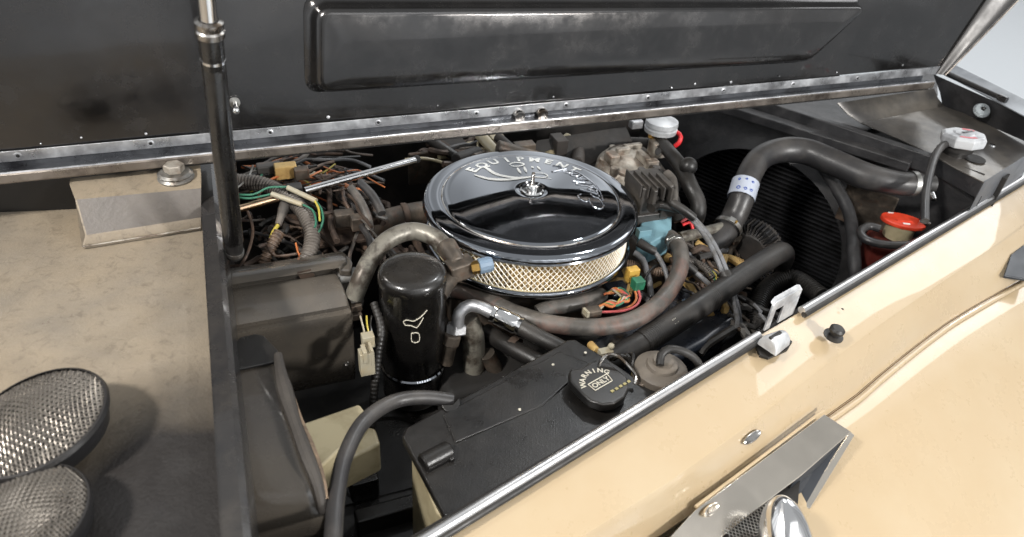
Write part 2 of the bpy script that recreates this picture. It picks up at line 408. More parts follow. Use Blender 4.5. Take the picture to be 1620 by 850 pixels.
hood.add('panel', sheet(rows, -hn*.004), 'hood')
# front return flange of the hood
fl = []
for j in range(20):
    t = .0+(TOPH)*j/19; send = e0s+dirx*(t-e0t)
    wd = .012+.075*min(1, max(0, t)/.25)
    prof = []
    for k in range(9):
        u = k/8; prof.append(hq(send-wd*(1-u)+.004, t, .004+.030*math.sin(u*math.pi/2)**1.5*min(1, .25+t*3)))
    fl.append(prof)
hood.add('front_flange', sheet(fl, -hn*.003), mat('hood_flange', (60, 58, 57), .34, .3, c2=(78, 75, 72), sc=6, bump=.1, dust=.1))
edge = [hq(e0s+dirx*(t-e0t)+.006, t, .006+.030*min(1, .25+t*3)) for t in (0, .05, .1, .15, .2, .3, .4, .455)]
hood.add('edge_bead', tube(edge, .0022, n=8, step=.02), 'rail')
# raised pressing: bottom and top edges of its front face
PR = .030
def hpo(px, py): return hs(on(px, py, O+hn*PR, hn))
bl = hpo(500, 150); tl = hpo(500, 14); br = hpo(1285, 99); tr = hpo(1376, 11)
def rr_poly(pts, r=.02, k=6):
    out = []; n = len(pts)
    for i in range(n):
        p = V((*pts[i], 0)); a = V((*pts[i-1], 0)); b = V((*pts[(i+1) % n], 0))
        da = (a-p).normalized()*r; db = (b-p).normalized()*r
        for q in range(k+1):
            t = q/k; out.append((p+da)*(1-t)**2+p*2*t*(1-t)+(p+db)*t*t)
    return out
base = rr_poly([bl, br, tr, tl], .022)
cen = V(((bl[0]+tr[0])/2, (bl[1]+tr[1])/2, 0))
def ins(poly, d):
    # inset towards the centre by d on both axes
    hw = max(abs(p.x-cen.x) for p in poly); hh = max(abs(p.y-cen.y) for p in poly)
    return [V((cen.x+(p.x-cen.x)*(hw-d)/hw, cen.y+(p.y-cen.y)*(hh-d)/hh, 0)) for p in poly]
rings = []
for d, o_ in ((-.012, .0), (-.006, .004), (-.002, .012), (.000, .020), (.002, .025), (.006, .0285), (.012, .030), (.05, .030)):
    rings.append([hq(p.x, p.y, o_) for p in ins(base, d)])
v, f = loft(rings, closed=True); f.append(tuple(range(len(v)-len(base), len(v))))
hood.add('raised_pressing', (v, f), 'hood', ang=60)
# riveted aluminium hinge leaf
la = hq(-.6, 0, .0045); lb = hq(e0s-.01, .0, .0045)
hood.add('hinge_leaf', bar(la+hv*.008, lb+hv*.008, .0022, .0155), 'alu', bevel=.0006)
s0 = hs(hp(30, 246))[0]; L_ = hs(hp(1440, 130))[0]
k = 0; s = s0
rv_mesh = None
while s < L_:
    c = hq(s, .008, .0055)
    hood.add('rivet', lathe([(.0052, 0), (.0050, .0010), (.0034, .0014), (.0030, .0003), (.0001, .0003)], c, hn, 16, caps=False), 'alu')
    hood.add('rivet_core', lathe([(.0024, 0), (.0022, .0008), (.0001, .0010)], c+hn*.0002, hn, 10, caps=False), 'black')
    s += .165; k += 1
s = s0+.03; k = 0
while s < L_:
    c = hq(s, .021+.006*((k*53) % 7)/7, .0016)
    r = .0012+.0022*((k*31) % 5)/5
    hood.add('drip', lathe([(r, 0), (r*.9, .0008), (r*.3, .0014)], c, hn, 8), 'alu', label='small bright weld dab above the hinge leaf')
    s += .050+.22*((k*29) % 7)/7; k += 1
for px, py in ((822, 184), (858, 181)):
    c = on(px, py, O+hn*.010, hn)
    hood.add('hinge_bolt', lathe([(.011, -.004), (.011, 0), (.009, .003), (.006, .003), (.005, .0015)], c, hn, 20), 'chromed')
# strut mount on the hood
c = hp(371, 162, .0)
sm = T('hood_ball_stud', 'small bright ball stud on the bonnet skin behind the gas strut', 'stud', c)
sm.add('washer', lathe([(.008, 0), (.008, .002)], c, hn, 20), 'steel')
sm.add('stem', cyl(c, c+hn*.022-Z*.004, .0032), 'chrome')
sm.add('ball', sphere(c+hn*.024-Z*.004, .0055), 'chrome')
# hinge bolt on the rail near the strut
c = at(279, 283, .072)
hb = T('hinge_mount_bolt', 'silver bolt and crinkled washer on the tan box under the hinge rail', 'bolt', c)
hb.add('washer', lathe([(.024, 0), (.025, .003), (.022, .006), (.024, .009), (.020, .012)], c, Z, 28), 'steel')
hb.add('bolt_head', hexnut(c+Z*.012, Z, .014, .012), 'castalu')
for px, py, zz in ((857, 372, .08),):
    pass

# gas strut
sb = at(372, 398, .03); st = at(345, 100, .265); sx = st+(st-sb)*.5
dS = (sx-sb).normalized()
gs = T('gas_strut', 'black gas strut with a chrome rod standing in front of the open bonnet', 'gas strut', sb)
rr = .0125
ctop = sb+dS*((at(330, 60, .30)-sb).length)
pr0 = on(328, 52, sb, V((0, 1, 0)))
# axis line in 3D from two pixel anchors on a steep plane
ax0 = at(372, 405, .03); ax1 = at(331, 40, .355)
dS = (ax1-ax0).normalized(); Ls = (ax1-ax0).length
gs.L = ax0; gs.e.location = ax0
gs.add('cylinder', lathe([(rr, .028), (rr, Ls-.05), (rr*.98, Ls-.049), (rr*1.0, Ls-.047), (rr, Ls-.012)], ax0, dS, 28), 'canister')
gs.add('end_cap', lathe([(rr*.55, -.004), (rr*.85, 0), (rr*.9, .012), (rr*.9, .03)], ax0, dS, 24), 'rubber')
gs.add('end_ring', lathe([(rr*.93, .004), (rr*.97, .010)], ax0, dS, 24), 'steel')
gs.add('collar', lathe([(rr*1.0, Ls-.014), (rr*1.16, Ls-.012), (rr*1.18, Ls-.006), (rr*1.05, Ls-.004), (rr*1.16, Ls-.001), (rr*1.15, Ls+.004), (rr*.8, Ls+.006), (rr*.78, Ls-.002)], ax0, dS, 28), 'chromed')
gs.add('ring', lathe([(rr*1.03, Ls-.041), (rr*1.03, Ls-.038)], ax0, dS, 28), 'chrome')
gs.add('rod', cyl(ax0+dS*(Ls-.01), ax0+dS*(Ls+.30), rr*.72), 'chrome')

# ================================================================== FIREWALL SHELF
shz = .018
def edge_pt(t): return fA+FD*t
LE = (fB-fA).length
sh = T('cowl_shelf', 'dusty tan and grey cowl shelf left of the engine bay', 'shelf', fA-H*.3+FD*.3)
e1 = fA-FD*.10; e2 = fB+FD*.35; ez = lambda p, z: V((p.x, p.y, z))
sh.add('shelf_panel', sheet(grid(ez(e1-H*1.0, shz), ez(e1-H*.008, shz), ez(e2-H*.008, shz), ez(e2-H*1.0, shz), 40, 40,
       lambda s, t: Z*(.0015*math.sin(s*9)*math.sin(t*7)-.004*math.sin(t*3.1))), -Z*.003), 'shelf')
# flange: angle section with rounded top, slightly bowed
fr = []
for i in range(25):
    u = i/24; p = e1.lerp(e2, u); bow = .010*math.sin(max(0, (u-.2))/.8*math.pi*.9)
    bz = .050; q = ez(p, 0)-H*bow*.0
    fr.append([q+H*a+Z*b for a, b in ((-.008, shz), (-.008, .040), (-.009, .046), (-.012, bz), (.004, bz+.0015), (.010, bz-.002), (.012, bz-.012), (.012, -.02))])
sh.add('edge_flange', sheet(fr, -H*.002-Z*.0015), 'flange')
# raised box
zb = .075
b1 = at(112, 292, zb); b2 = at(318, 275, zb); b3 = at(121, 316, zb-.004); b4 = at(318, 298, zb-.004)
b5 = at(137, 372, .034); b6 = at(318, 344, .034); b7 = at(132, 392, shz+.002); b8 = at(318, 362, shz+.002)
rowsb = [[b1-N*.10, b2-N*.10], [b1, b2], [b3, b4], [b5, b6], [b7, b8]]
rowsb = [[r[0].lerp(r[1], i/8) for i in range(9)] for r in rowsb]
sh.add('raised_box', sheet(rowsb[:3], -Z*.002), 'shelf', ang=75)
sh.add('box_face', sheet(rowsb[2:4], -Z*.002), 'shelfbox')
sh.add('box_foot', sheet(rowsb[3:], -Z*.002), 'shelf')
sd = [b1-N*.10, b1, b3, b5, b7, V((b1.x, b1.y, shz))-N*.10]
sh.add('box_side', prism([p+H*.0005 for p in sd], -H*.002), 'shelf')
wl = at(-200, 345, shz); wr = at(135, 330, shz)
sh.add('rear_upstand', sheet([[wl, wr], [wl+Z*.075, wr+Z*.075]], -N*.003), 'black')
sh.add('box_seam', tube([b7+Z*.003+N*.002, b8+Z*.003+N*.002], .0012, n=6), 'castalu')

# two horns
def horn(c, nrm, r, label, extra):
    nrm = nrm.normalized(); t = T('horn', label, 'horn', c-nrm*.05, 'round mesh-faced horns on the shelf')
    t.add('body', lathe([(r*.75, -.030), (r*.88, -.022), (r*.93, -.008), (r*.96, -.002)], c, nrm, 56), 'horn')
    t.add('rim', lathe([(r*.95, -.006), (r*1.0, -.004), (r*1.02, .0), (r*1.0, .004), (r*.965, .0045)], c, nrm, 64, caps=False), 'horn')
    # domed backing
    D = .016
    t.add('backing', lathe([(r*.97*(1-i/10), D*(1-(1-i/10)**2)-.0035) for i in range(11)], c, nrm, 48, caps=False), 'bay')
    x, y = ortho(nrm); x, y = (x*math.cos(extra)+y*math.sin(extra)), (y*math.cos(extra)-x*math.sin(extra))
    gsx = []; pitch = r/17.5
    for fam in (0, 1):
        for i in range(-17, 18):
            o_ = i*pitch; L = math.sqrt(max(0, (r*.975)**2-o_*o_))
            if L < .004: continue
            pts = []; m = 30
            for k in range(m+1):
                u = -L+2*L*k/m; rr2 = (u*u+o_*o_)/(r*r)
                wob = .0007*(1 if (k+i) % 2 else -1)
                h = D*(1-rr2)+.0006+wob
                a, b = (u, o_) if fam == 0 else (o_, u)
                pts.append(c+x*a+y*b+nrm*h)
            # flat wire
            rowsw = []
            for p in range(len(pts)):
                d = (pts[min(m, p+1)]-pts[max(0, p-1)]).normalized(); s_ = d.cross(nrm).normalized()
                w_ = .00105
                rowsw.append([pts[p]-s_*w_, pts[p]-s_*w_*.4+nrm*.0008, pts[p]+s_*w_*.4+nrm*.0008, pts[p]+s_*w_])
            gsx.append(loft(rowsw))
    t.add('mesh_grille', join(*gsx), 'hornmesh', stuff=True, label='woven wire mesh over the domed face')
    return t
horn(at(58, 668, .050), V((-.15, -.10, 1)), .0655, 'round black horn with silver mesh dome, upper of the two on the shelf', .55)
horn(at(40, 822, .040), V((-.10, -.12, 1)), .053, 'mesh-faced round horn partly cut off at the bottom left corner', 1.05)

# ================================================================== RADIATOR SIDE
P0 = at(1250, 168, .03); P1 = at(1475, 243, .03); B = (P1-P0).normalized(); BN = V((-B.y, B.x, 0))   # BN: away, to the front
sR = T('fan_shroud', 'black fan shroud with a large round opening in front of the radiator', 'fan shroud', P0-Z*.5)
def sp(s, z, o=0.): return V((P0.x, P0.y, 0))+B*s+Z*z+BN*o
RC = (0.0, -.30, .222)
def ringrow(R, o, n=72): return [sp(RC[0]+math.cos(2*math.pi*k/n)*R, RC[1]+math.sin(2*math.pi*k/n)*R, o) for k in range(n)]
def sqrow(o, n=72):
    out = []
    for k in range(n):
        a = 2*math.pi*k/n; c_, s_ = math.cos(a), math.sin(a); m = max(abs(c_)/.40, abs(s_)/.325)
        out.append(sp(RC[0]+c_/m, RC[1]+s_/m, o))
    return out
v, f = loft([sqrow(0), ringrow(RC[2]+.03, -.002), ringrow(RC[2]+.006, -.018), ringrow(RC[2], -.022), ringrow(RC[2]-.003, -.018), ringrow(RC[2]-.004, .03)], closed=True)
sR.add('shroud_ring', (v, f), 'panblack')
rad = T('radiator', 'black finned radiator core behind the fan shroud', 'radiator', sp(0, -.6, .05))
rad.add('core', sheet([[sp(-.5, -.62, .075), sp(.42, -.62, .075)], [sp(-.5, .0, .075), sp(.42, .0, .075)]], BN*.03), 'bay')
gsx = []
for i in range(54):
    z = -.60+i*.0108
    gsx.append(box(sp(-.04, z, .066), B*.44, BN*.008, Z*.0022))
rad.add('fins', join(*gsx), 'fins', stuff=True)
# front beam (black textured) and pan
beam = T('radiator_support', 'black radiator support frame with a dusty metal pan at the front of the bay', 'support panel', sp(.1, -.3, .1))
ba = at(1210, 158, .03); bb = at(1478, 246, .03)
beam.add('beam', bar(ba-Z*.018-B*.1, bb-Z*.018, .02, .036), 'panblack', bevel=.003)
# second darker channel below the rail
beam.add('channel', bar(at(1160, 176, .0)-B*.1, at(1440, 262, .0), .03, .02), 'panblack', bevel=.003)
g0 = at(1325, 163, .065); g1 = at(1478, 140, .065); g2 = at(1362, 194, .032); g3 = at(1494, 168, .032)
g4 = at(1478, 246, .028); g5 = at(1556, 288, .022); g6 = at(1640, 236, .022)
rowsp = [[g0.lerp(g1, i/10) for i in range(11)], [g0.lerp(g2, .45).lerp(g1.lerp(g3, .45), i/10)-Z*.004 for i in range(11)],
         [g2.lerp(g3, i/10) for i in range(11)]]
beam.add('pan_riser', sheet(rowsp, -Z*.002), 'pan', ang=60)
g7 = at(1640, 205, .028)
pl = [g2, at(1420, 218, .030), g4, at(1512, 266, .025), g5, g6, g7, at(1560, 192, .030), g3]
beam.add('pan_floor', prism(pl, -Z*.003), 'pan', bevel=.001)
beam.add('rear_closing_plate', prism(PT([(1180, 140, .02), (1480, 104, .02), (1484, 150, .02), (1372, 205, .02), (1250, 176, .02)]), -Z*.003), 'panblack')
# far side wall of the pan
k0 = at(1492, 166, .03); k1 = at(1640, 230, .03)
kk = [[k0, k1], [at(1488, 145, .055), at(1640, 210, .055)], [at(1478, 118, .085), at(1640, 190, .085)]]
beam.add('pan_wall', sheet([[r[0].lerp(r[1], i/8) for i in range(9)] for r in kk], -Z*.002-N*.001), 'panblack')
# vertical drop at the near corner: textured apron, then panels
beam.add('front_apron', prism([g4-B*.004, g5, g5-Z*.034, g4-B*.004-Z*.034], BN*.004), 'panblack', bevel=.0015)
beam.add('side_cheek', prism([g5+V((.001, 0, 0)), g6, g6-Z*.10, g5-Z*.085], V((.004, .006, 0))), 'panside', bevel=.001)
for (a_, b_) in (((1500, 285), (1545, 330)), ((1462, 275), (1496, 320))):
    c1 = at(a_[0], a_[1]-10, -.012); c2 = at(b_[0], b_[1]-42, -.012)
    beam.add('corner_panel', prism([c1, c2, c2-Z*.12, c1-Z*.12], BN*.004), 'panblack', bevel=.001)
# filler neck hole and cap
hc = at(1541, 251, .0265)
beam.add('hole', lathe([(.001, 0), (.021, 0), (.021, .0006), (.001, .0006)], hc, Z, 28), 'bay', label='round dark hole in the pan beside the filler neck')
beam.add('screw', lathe([(.007, 0), (.006, .003), (.001, .004)], at(1569, 231, .026), Z, 16), 'chrome')
nc = at(1507, 247, .02)
rad.add('filler_neck', lathe([(.024, -.02), (.024, .015), (.030, .017), (.030, .023), (.026, .027), (.027, .040)], nc, Z, 32), 'rubber')
cc = at(1524, 218, .062); cax = V((-.06, .10, 1)).normalized()
rcap = rad.add('cap', lathe([(.030, -.014), (.039, -.012), (.041, -.004), (.041, .004), (.036, .009), (.020, .0085), (.018, .0105), (.001, .0105)], cc, cax, 8), 'silverplastic', bevel=.0015, label='silver octagonal cap with pale red print')
rad.add('slot', box(cc+cax*.0115+H*.006, H*.013, N*.0022, Z*.0006), 'black', parent=rcap)
for (a_, l_) in ((.3, .010), (-.024, .012)):
    rad.add('print', lathe([(.0225, .0092), (.031, .0093)], cc, cax, 10, caps=False, a0=(2.4 if a_ > 0 else 5.2), a1=(3.5 if a_ > 0 else 6.0)), mat('faded_red_print', (206, 110, 116), .5), parent=rcap)
tb = [at(*q) for q in ((1508, 226, .050), (1491, 231, .050), (1478, 250, .042), (1469, 282, .028), (1464, 315, .012), (1463, 350, -.005))]
one('overflow_tube', tube(tb, .0072), 'hosegrey', 'thin black overflow tube curving down from the radiator cap', 'tube')
c = at(1552, 176, .058)
bz = T('hood_rest', 'round pale rubber hood rest on the black wall behind the radiator cap', 'rubber stop', c)
bz.add('disc', lathe([(.016, 0), (.017, .003), (.014, .008), (.004, .0095)], c, (N*.5+Z*.6+V((-.3, 0, 0))), 24), mat('rubber_pale', (150, 156, 158), .45))
bz.add('pin', sphere(c+(N*.5+Z*.6+V((-.3, 0, 0))).normalized()*.010, .0045), 'black')
# body beyond: grey far wing top edge and white corner
fwp = [at(1490, 92, .10), at(1660, 176, .10), at(1660, 205, .088), at(1492, 116, .088)]
fwing = T('far_wing', 'pale grey far wing top running off behind the radiator support', 'car wing', fwp[0])
fwing.add('wing_top', prism(fwp, -Z*.004+V((.003, .006, 0))), 'greybody', bevel=.002)
fwing.add('gap_seal', tube([at(1497, 116, .092), at(1592, 160, .092)], .006, n=10), 'rubber')
fwing.add('seal_clip', box(at(1586, 156, .098), H*.004, N*.01, Z*.006), 'flange', bevel=.001)
fwing.add('hinge_end', prism([at(1455, 116, .09), at(1488, 112, .09), at(1500, 88, .12), at(1483, 96, .12)], V((.003, .004, -.004))), 'alu', bevel=.002)

# red cap and tank
c = at(1428, 352, -.065)
tk = T('washer_tank', 'red plastic fluid tank with a bright red flip cap near the radiator', 'fluid tank', c-Z*.15)
cx = V((.05, -.10, 1)).normalized()
n_ = lathe([(.026, -.03), (.026, -.002)], c, Z, 24)
tk.add('neck', n_, 'cream')
o_ = [V((math.cos(a)*.040, math.sin(a)*.026, 0)) for a in [i*math.pi*2/28 for i in range(28)]]
dx = (at(1462, 360, -.065)-at(1395, 345, -.065)).normalized(); dy = Z.cross(dx)
tk.add('cap', prism([c+dx*(p.x*1.0)+dy*p.y+Z*.006 for p in o_], -Z*.008), 'redcap', bevel=.002)
tk.add('cap_rib', prism([c+dx*a+dy*b+Z*.0062 for a, b in ((-.012, -.012), (.014, -.004), (.013, -.001), (-.013, -.009))], Z*.0015), 'redcap')
tk.add('cap_mark', prism([c+dx*a+dy*b+Z*.0064 for a, b in ((-.002, -.019), (.010, -.016), (.009, -.012), (-.003, -.015))], Z*.0008), 'print')
tk.add('cap_mark', prism([c+dx*a+dy*b+Z*.0064 for a, b in ((-.028, .012), (-.018, .015), (-.017, .018), (-.027, .016))], Z*.0008), 'print')
tk.add('catch', join(box(c+dx*.034+Z*.010, dx*.010, dy*.006, Z*.004), cyl(c+dx*.030+dy*.008+Z*.010, c+dx*.044+Z*.010, .003)), 'chrome', bevel=.0008)
tk.add('tab', box(c-dy*.018-dx*.006-Z*.012, dx*.004, dy*.004, Z*.010), 'black', bevel=.001)
tc_ = c-Z*.10
tk.add('tank_body', box(tc_+N*.01, dx*.055, dy*.035, Z*.065), 'redtank', bevel=.012, seg=3)
one('washer_hose', tube(PT([(1392, 362, -.07), (1374, 358, -.07), (1362, 366, -.072), (1368, 378, -.075), (1392, 386, -.075), (1425, 388, -.075), (1465, 384, -.075)]), .0075), 'hosegrey', 'short grey hose looping around the neck under the red cap', 'hose')
one('shroud_brace', tube(PT([(1300, 262, -.04), (1325, 300, -.06), (1345, 345, -.09), (1352, 420, -.13), (1350, 470, -.2)]), .012), 'panblack', 'black curved brace running down right of the round shroud opening', 'brace')
one('radiator_tank_patch', box(at(1370, 330, -.10), B*.05, BN*.004, Z*.045), 'grease', 'dull brown plate showing below the upper radiator hose', 'plate', bevel=.003)

# ================================================================== AIR CLEANER
AC = V((.0215, 1.057, 0)); RL = .178
ac = T('air_cleaner', 'round glossy black air cleaner with white mesh filter and wing nut', 'air cleaner', AC-Z*.08)
lid = [(RL-.004, -.0125), (RL, -.011), (RL+.0012, -.008), (RL+.001, -.004), (RL-.002, -.0005), (RL-.006, .0012), (RL-.012, .0018), (.158, .0026), (.1515, .0029), (.1490, .0022),
       (.1475, .0034), (.1455, .0052), (.143, .0060), (.135, .0066), (.115, .0088), (.09, .0112), (.06, .0138), (.04, .0155), (.03, .0162), (.022, .0160), (.020, .0140), (.004, .0138)]
lo = ac.add('lid', lathe(lid, AC, Z, 160, caps=False), 'blackgloss', ang=80)
ac.add('lid_rim', lathe([(RL+.0006, -.0135), (RL+.0022, -.011), (RL+.0006, -.0085)], AC, Z, 160, caps=False), mat('black_chrome', (120, 122, 126), .1, 1))
ac.add('groove_ring', lathe([(.1500, .0026), (.1487, .0040), (.1474, .0036)], AC, Z, 160, caps=False), 'chromed')
# pleated paper
n = 150; vs = []; fs = []
for k in range(n*2):
    r = RL-.0115 if k % 2 else RL-.0185; a = math.pi*k/n
    for z in (-.070, -.010): vs.append(AC+V((math.cos(a)*r, math.sin(a)*r, z)))
m2 = n*2
for k in range(m2): a, b = k*2, ((k+1) % m2)*2; fs.append((a, b, b+1, a+1))
fil = ac.add('filter', (vs, fs), 'pleat', smooth=False)
gsx = []; nm = 112; rm = RL-.0098; rowsN = 5; zt, zb_ = -.0125, -.0685
for fam in (-1, 1):
    for k in range(nm):
        pts = []
        for j in range(rowsN*2+1):
            t = j/(rowsN*2); a = 2*math.pi*(k/nm)+fam*(2*math.pi/nm)*(.5*(abs((j % 2)))+0)
            # zig-zag wire: adjacent wires touch at alternate rows, giving diamonds
            pts.append(AC+V((math.cos(a)*rm, math.sin(a)*rm, zt+(zb_-zt)*t)))
        rws = []
        for p in range(len(pts)):
            rad_ = V((pts[p].x-AC.x, pts[p].y-AC.y, 0)).normalized(); tg = Z.cross(rad_); w_ = .0009
            rws.append([pts[p]-tg*w_, pts[p]+rad_*.0008, pts[p]+tg*w_])
        gsx.append(loft(rws))
ac.add('filter_mesh', join(*gsx), 'mesh', parent=fil, stuff=True)
ac.add('filter_rim', join(lathe([(RL-.010, -.072), (RL-.008, -.070), (RL-.008, -.067), (RL-.011, -.066)], AC, Z, 128, caps=False), lathe([(RL-.011, -.0105), (RL-.0085, -.0125), (RL-.0085, -.015), (RL-.011, -.016)], AC, Z, 128, caps=False)), 'cream', parent=fil)
ac.add('base_pan', lathe([(RL-.006, -.066), (RL-.003, -.067), (RL-.001, -.072), (RL-.004, -.078), (RL-.03, -.084), (.08, -.090), (.03, -.092)], AC, Z, 128, caps=False), 'blackgloss', ang=80)
ac.add('washer', lathe([(.0185, .0142), (.0195, .0155), (.0175, .0168), (.013, .0162), (.004, .0170)], AC, Z, 40, caps=False), 'chrome')
wn = AC+Z*.0165
nut = ac.add('wing_nut', join(lathe([(.0085, 0), (.0085, .003), (.006, .008), (.0045, .010)], wn, Z, 24),
   *[prism([wn+d_*a+Z*b+Z.cross(d_)*-.001 for a, b in ((.004, .002), (.010, .006), (.0135, .015), (.0115, .0165), (.007, .011), (.004, .009))], Z.cross(d_)*.002) for d_ in (V((.9, -.35, 0)).normalized(), V((-.9, .35, 0)).normalized())]), 'chrome', bevel=.0005)
ac.add('stud', tube([wn, wn+Z*.031], .0030, n=12, corr=.05, pitch=.0016), 'chromed')
# white print on the far half of the lid: arched word with a swoosh below
def lidz(r):
    for (r1, z1), (r0, z0) in zip(lid[8:], lid[9:]):
        if r0 <= r <= r1: return z0+(z1-z0)*(r-r0)/(r1-r0)
    return .004
def on_lid(x, y, up=0.):       # lid-local metres
    return AC+V((x, y, lidz(math.hypot(x, y))+up))
def arc_word(word, R0, size, a_start, a_end, outward=True, stretch=1.25):
    out = []; nL = len(word)
    for i, ch in enumerate(word):
        a = a_start+(a_end-a_start)*i/(nL-1)
        g = text_geo(ch, size, .0, font_bold=size*.035)
        vs = []
        for v_ in g[0]:
            x = v_.x*stretch; y = v_.y*1.35
            if outward: ang_ = a-x/R0; r = R0+y
            else: ang_ = a+x/R0; r = R0-y
            vs.append(on_lid(math.cos(ang_)*r, math.sin(ang_)*r, .0006))
        out.append((vs, g[1]))
    return join(*out)
ac.add('lettering', arc_word('EQUIPMENT', .124, .021, R_(148), R_(54)), 'print', parent=lo, label='white arched EQUIPMENT lettering on the far half of the lid')
def ribbon(pts, w, up=.0006):
    P = smooth_path([V((x, y, 0)) for x, y in pts], .003); rows_ = []
    for i, p in enumerate(P):
        d = (P[min(len(P)-1, i+1)]-P[max(0, i-1)]).normalized(); s_ = V((-d.y, d.x, 0)); t = i/(len(P)-1)
        ww = w*(.25+1.0*math.sin(math.pi*min(1, t*1.05))**.7)
        rows_.append([on_lid(p.x+s_.x*ww, p.y+s_.y*ww, up), on_lid(p.x, p.y, up), on_lid(p.x-s_.x*ww, p.y-s_.y*ww, up)])
    return loft(rows_)
def lidxy(px, py): P = at(px, py, .012); return (P.x-AC.x, P.y-AC.y)
sw = [ribbon([lidxy(*q) for q in ((752, 271), (765, 262), (785, 276), (815, 284), (845, 283), (872, 285))], .0030, .0008),
      ribbon([lidxy(*q) for q in ((750, 275), (775, 284), (805, 287), (840, 284))], .0032, .0010),
      ribbon([lidxy(*q) for q in ((806, 259), (815, 256), (828, 258), (826, 262), (812, 263), (806, 259))], .0014, .0012),
      ribbon([lidxy(*q) for q in ((845, 276), (860, 276), (866, 281), (855, 284))], .0012, .0012)]
for (x0, y0, x1, y1) in ((818, 266, 824, 277), (829, 264, 833, 275), (842, 263, 843, 267), (850, 263, 855, 270)):
    sw.append(ribbon([lidxy(x0, y0), lidxy((x0+x1)/2, (y0+y1)/2), lidxy(x1, y1)], .0018, .0012))
ac.add('swoosh_print', join(*sw), 'print', parent=lo)
# embossed script "Edelbrock" along an arc on the right, tops towards the centre
STR = {
 'E': [[(.62, .88), (.45, 1.0), (.18, .92), (.12, .70), (.30, .56), (.42, .55), (.22, .52), (.0, .34), (.05, .08), (.32, -.02), (.62, .12), (.72, .30)]],
 'd': [[(.42, .42), (.25, .48), (.05, .30), (.08, .05), (.25, .02), (.42, .25), (.60, 1.0), (.46, .35), (.50, .03), (.66, .10)]],
 'e': [[(.0, .18), (.25, .26), (.34, .42), (.22, .50), (.08, .32), (.10, .06), (.26, .0), (.48, .14)]],
 'l': [[(.0, .12), (.22, .45), (.36, .85), (.30, 1.0), (.20, .80), (.18, .25), (.28, .0), (.46, .12)]],
 'b': [[(.0, .12), (.20, .45), (.34, .88), (.26, 1.0), (.18, .75), (.14, .20), (.22, .0), (.42, .12), (.42, .38), (.34, .40), (.50, .36)]],
 'r': [[(.0, .10), (.12, .48), (.20, .42), (.34, .44), (.28, .20), (.34, .0), (.48, .12)]],
 'o': [[(.30, .46), (.12, .44), (.04, .20), (.16, .0), (.34, .08), (.38, .34), (.28, .46), (.50, .40)]],
 'c': [[(.38, .38), (.26, .48), (.08, .34), (.08, .08), (.24, .0), (.46, .14)]],
 'k': [[(.0, .12), (.20, .48), (.34, .90), (.26, 1.0), (.16, .70), (.12, .0), (.16, .30), (.36, .46), (.38, .32), (.20, .26), (.34, .04), (.56, .0), (.80, .16)]],
}
ADV = dict(E=.74, d=.62, e=.46, l=.42, b=.48, r=.44, o=.48, c=.44, k=.6)
sc = .031; xx = 0; word = 'Edelbrock'; tot = sum(ADV[c_] for c_ in word)*sc
gsx = []; RT = .100; a0_ = R_(-17); 
for ci, ch in enumerate(word):
    s2 = sc*(1.45 if ch == 'E' else 1.0)
    for st_ in STR[ch]:
        P = []
        for x, y in st_:
            X = xx+x*s2+y*s2*.25; Y = y*s2*.95-(.006 if ch == 'E' else 0)
            a = a0_+X/RT; r = RT-Y+.014
            P.append(on_lid(math.cos(a)*r, math.sin(a)*r, .0004))
        gsx.append(tube(P, .00135, n=6, step=.0025))
    xx += ADV[ch]*s2*.94
P = [on_lid(math.cos(a0_+X/RT)*(RT+.019), math.sin(a0_+X/RT)*(RT+.019), .0003) for X in [0.03+i*.012 for i in range(9)]]
gsx.append(tube(P, .0012, n=6))
ac.add('script_lettering', join(*gsx), mat('embossed_black_chrome', (205, 207, 212), .12, 1), parent=lo, label='embossed Edelbrock script on the right of the lid')

# ================================================================== ACCUMULATOR (black cylinder)
cc = V((-.139, .822, 0)); rc = .0485
cn = T('ac_accumulator', 'tall black accumulator canister with a scuffed label left of the air cleaner', 'canister', cc-Z*.24)
cn.add('body', lathe([(rc*.9, -.235), (rc*.97, -.228), (rc*.985, -.018), (rc*1.0, -.014), (rc*1.01, -.008), (rc*.99, -.002), (rc*.93, .0035), (rc*.80, .0062), (rc*.5, .0072), (.002, .0074)], cc, Z, 72), 'canister', ang=60)
cn.add('band', lathe([(rc*.985, -.176), (rc*1.03, -.174), (rc*1.03, -.170), (rc*.985, -.168)], cc, Z, 64, caps=False), 'blackgloss')
def cpt(a, z, o=.0006): return cc+V((math.cos(a)*(rc*.985+o), math.sin(a)*(rc*.985+o), z))
af = math.atan2(-cc.y, -cc.x)
gsx = [tube([cpt(af+a, z) for a, z in L_], .0007, n=6, step=.003) for L_ in (
  [(-.28, -.052), (-.22, -.058), (-.05, -.058), (.10, -.062), (.22, -.054), (.30, -.046)], [(-.28, -.052), (-.18, -.048), (0, -.050), (.12, -.047), (.24, -.043), (.42, -.034)],
  [(-.05, -.072), (.16, -.073), (.17, -.088), (-.03, -.088), (-.05, -.072)])]
cn.add('worn_label', join(*gsx), 'printold', label='worn white outline of a label and a small square')
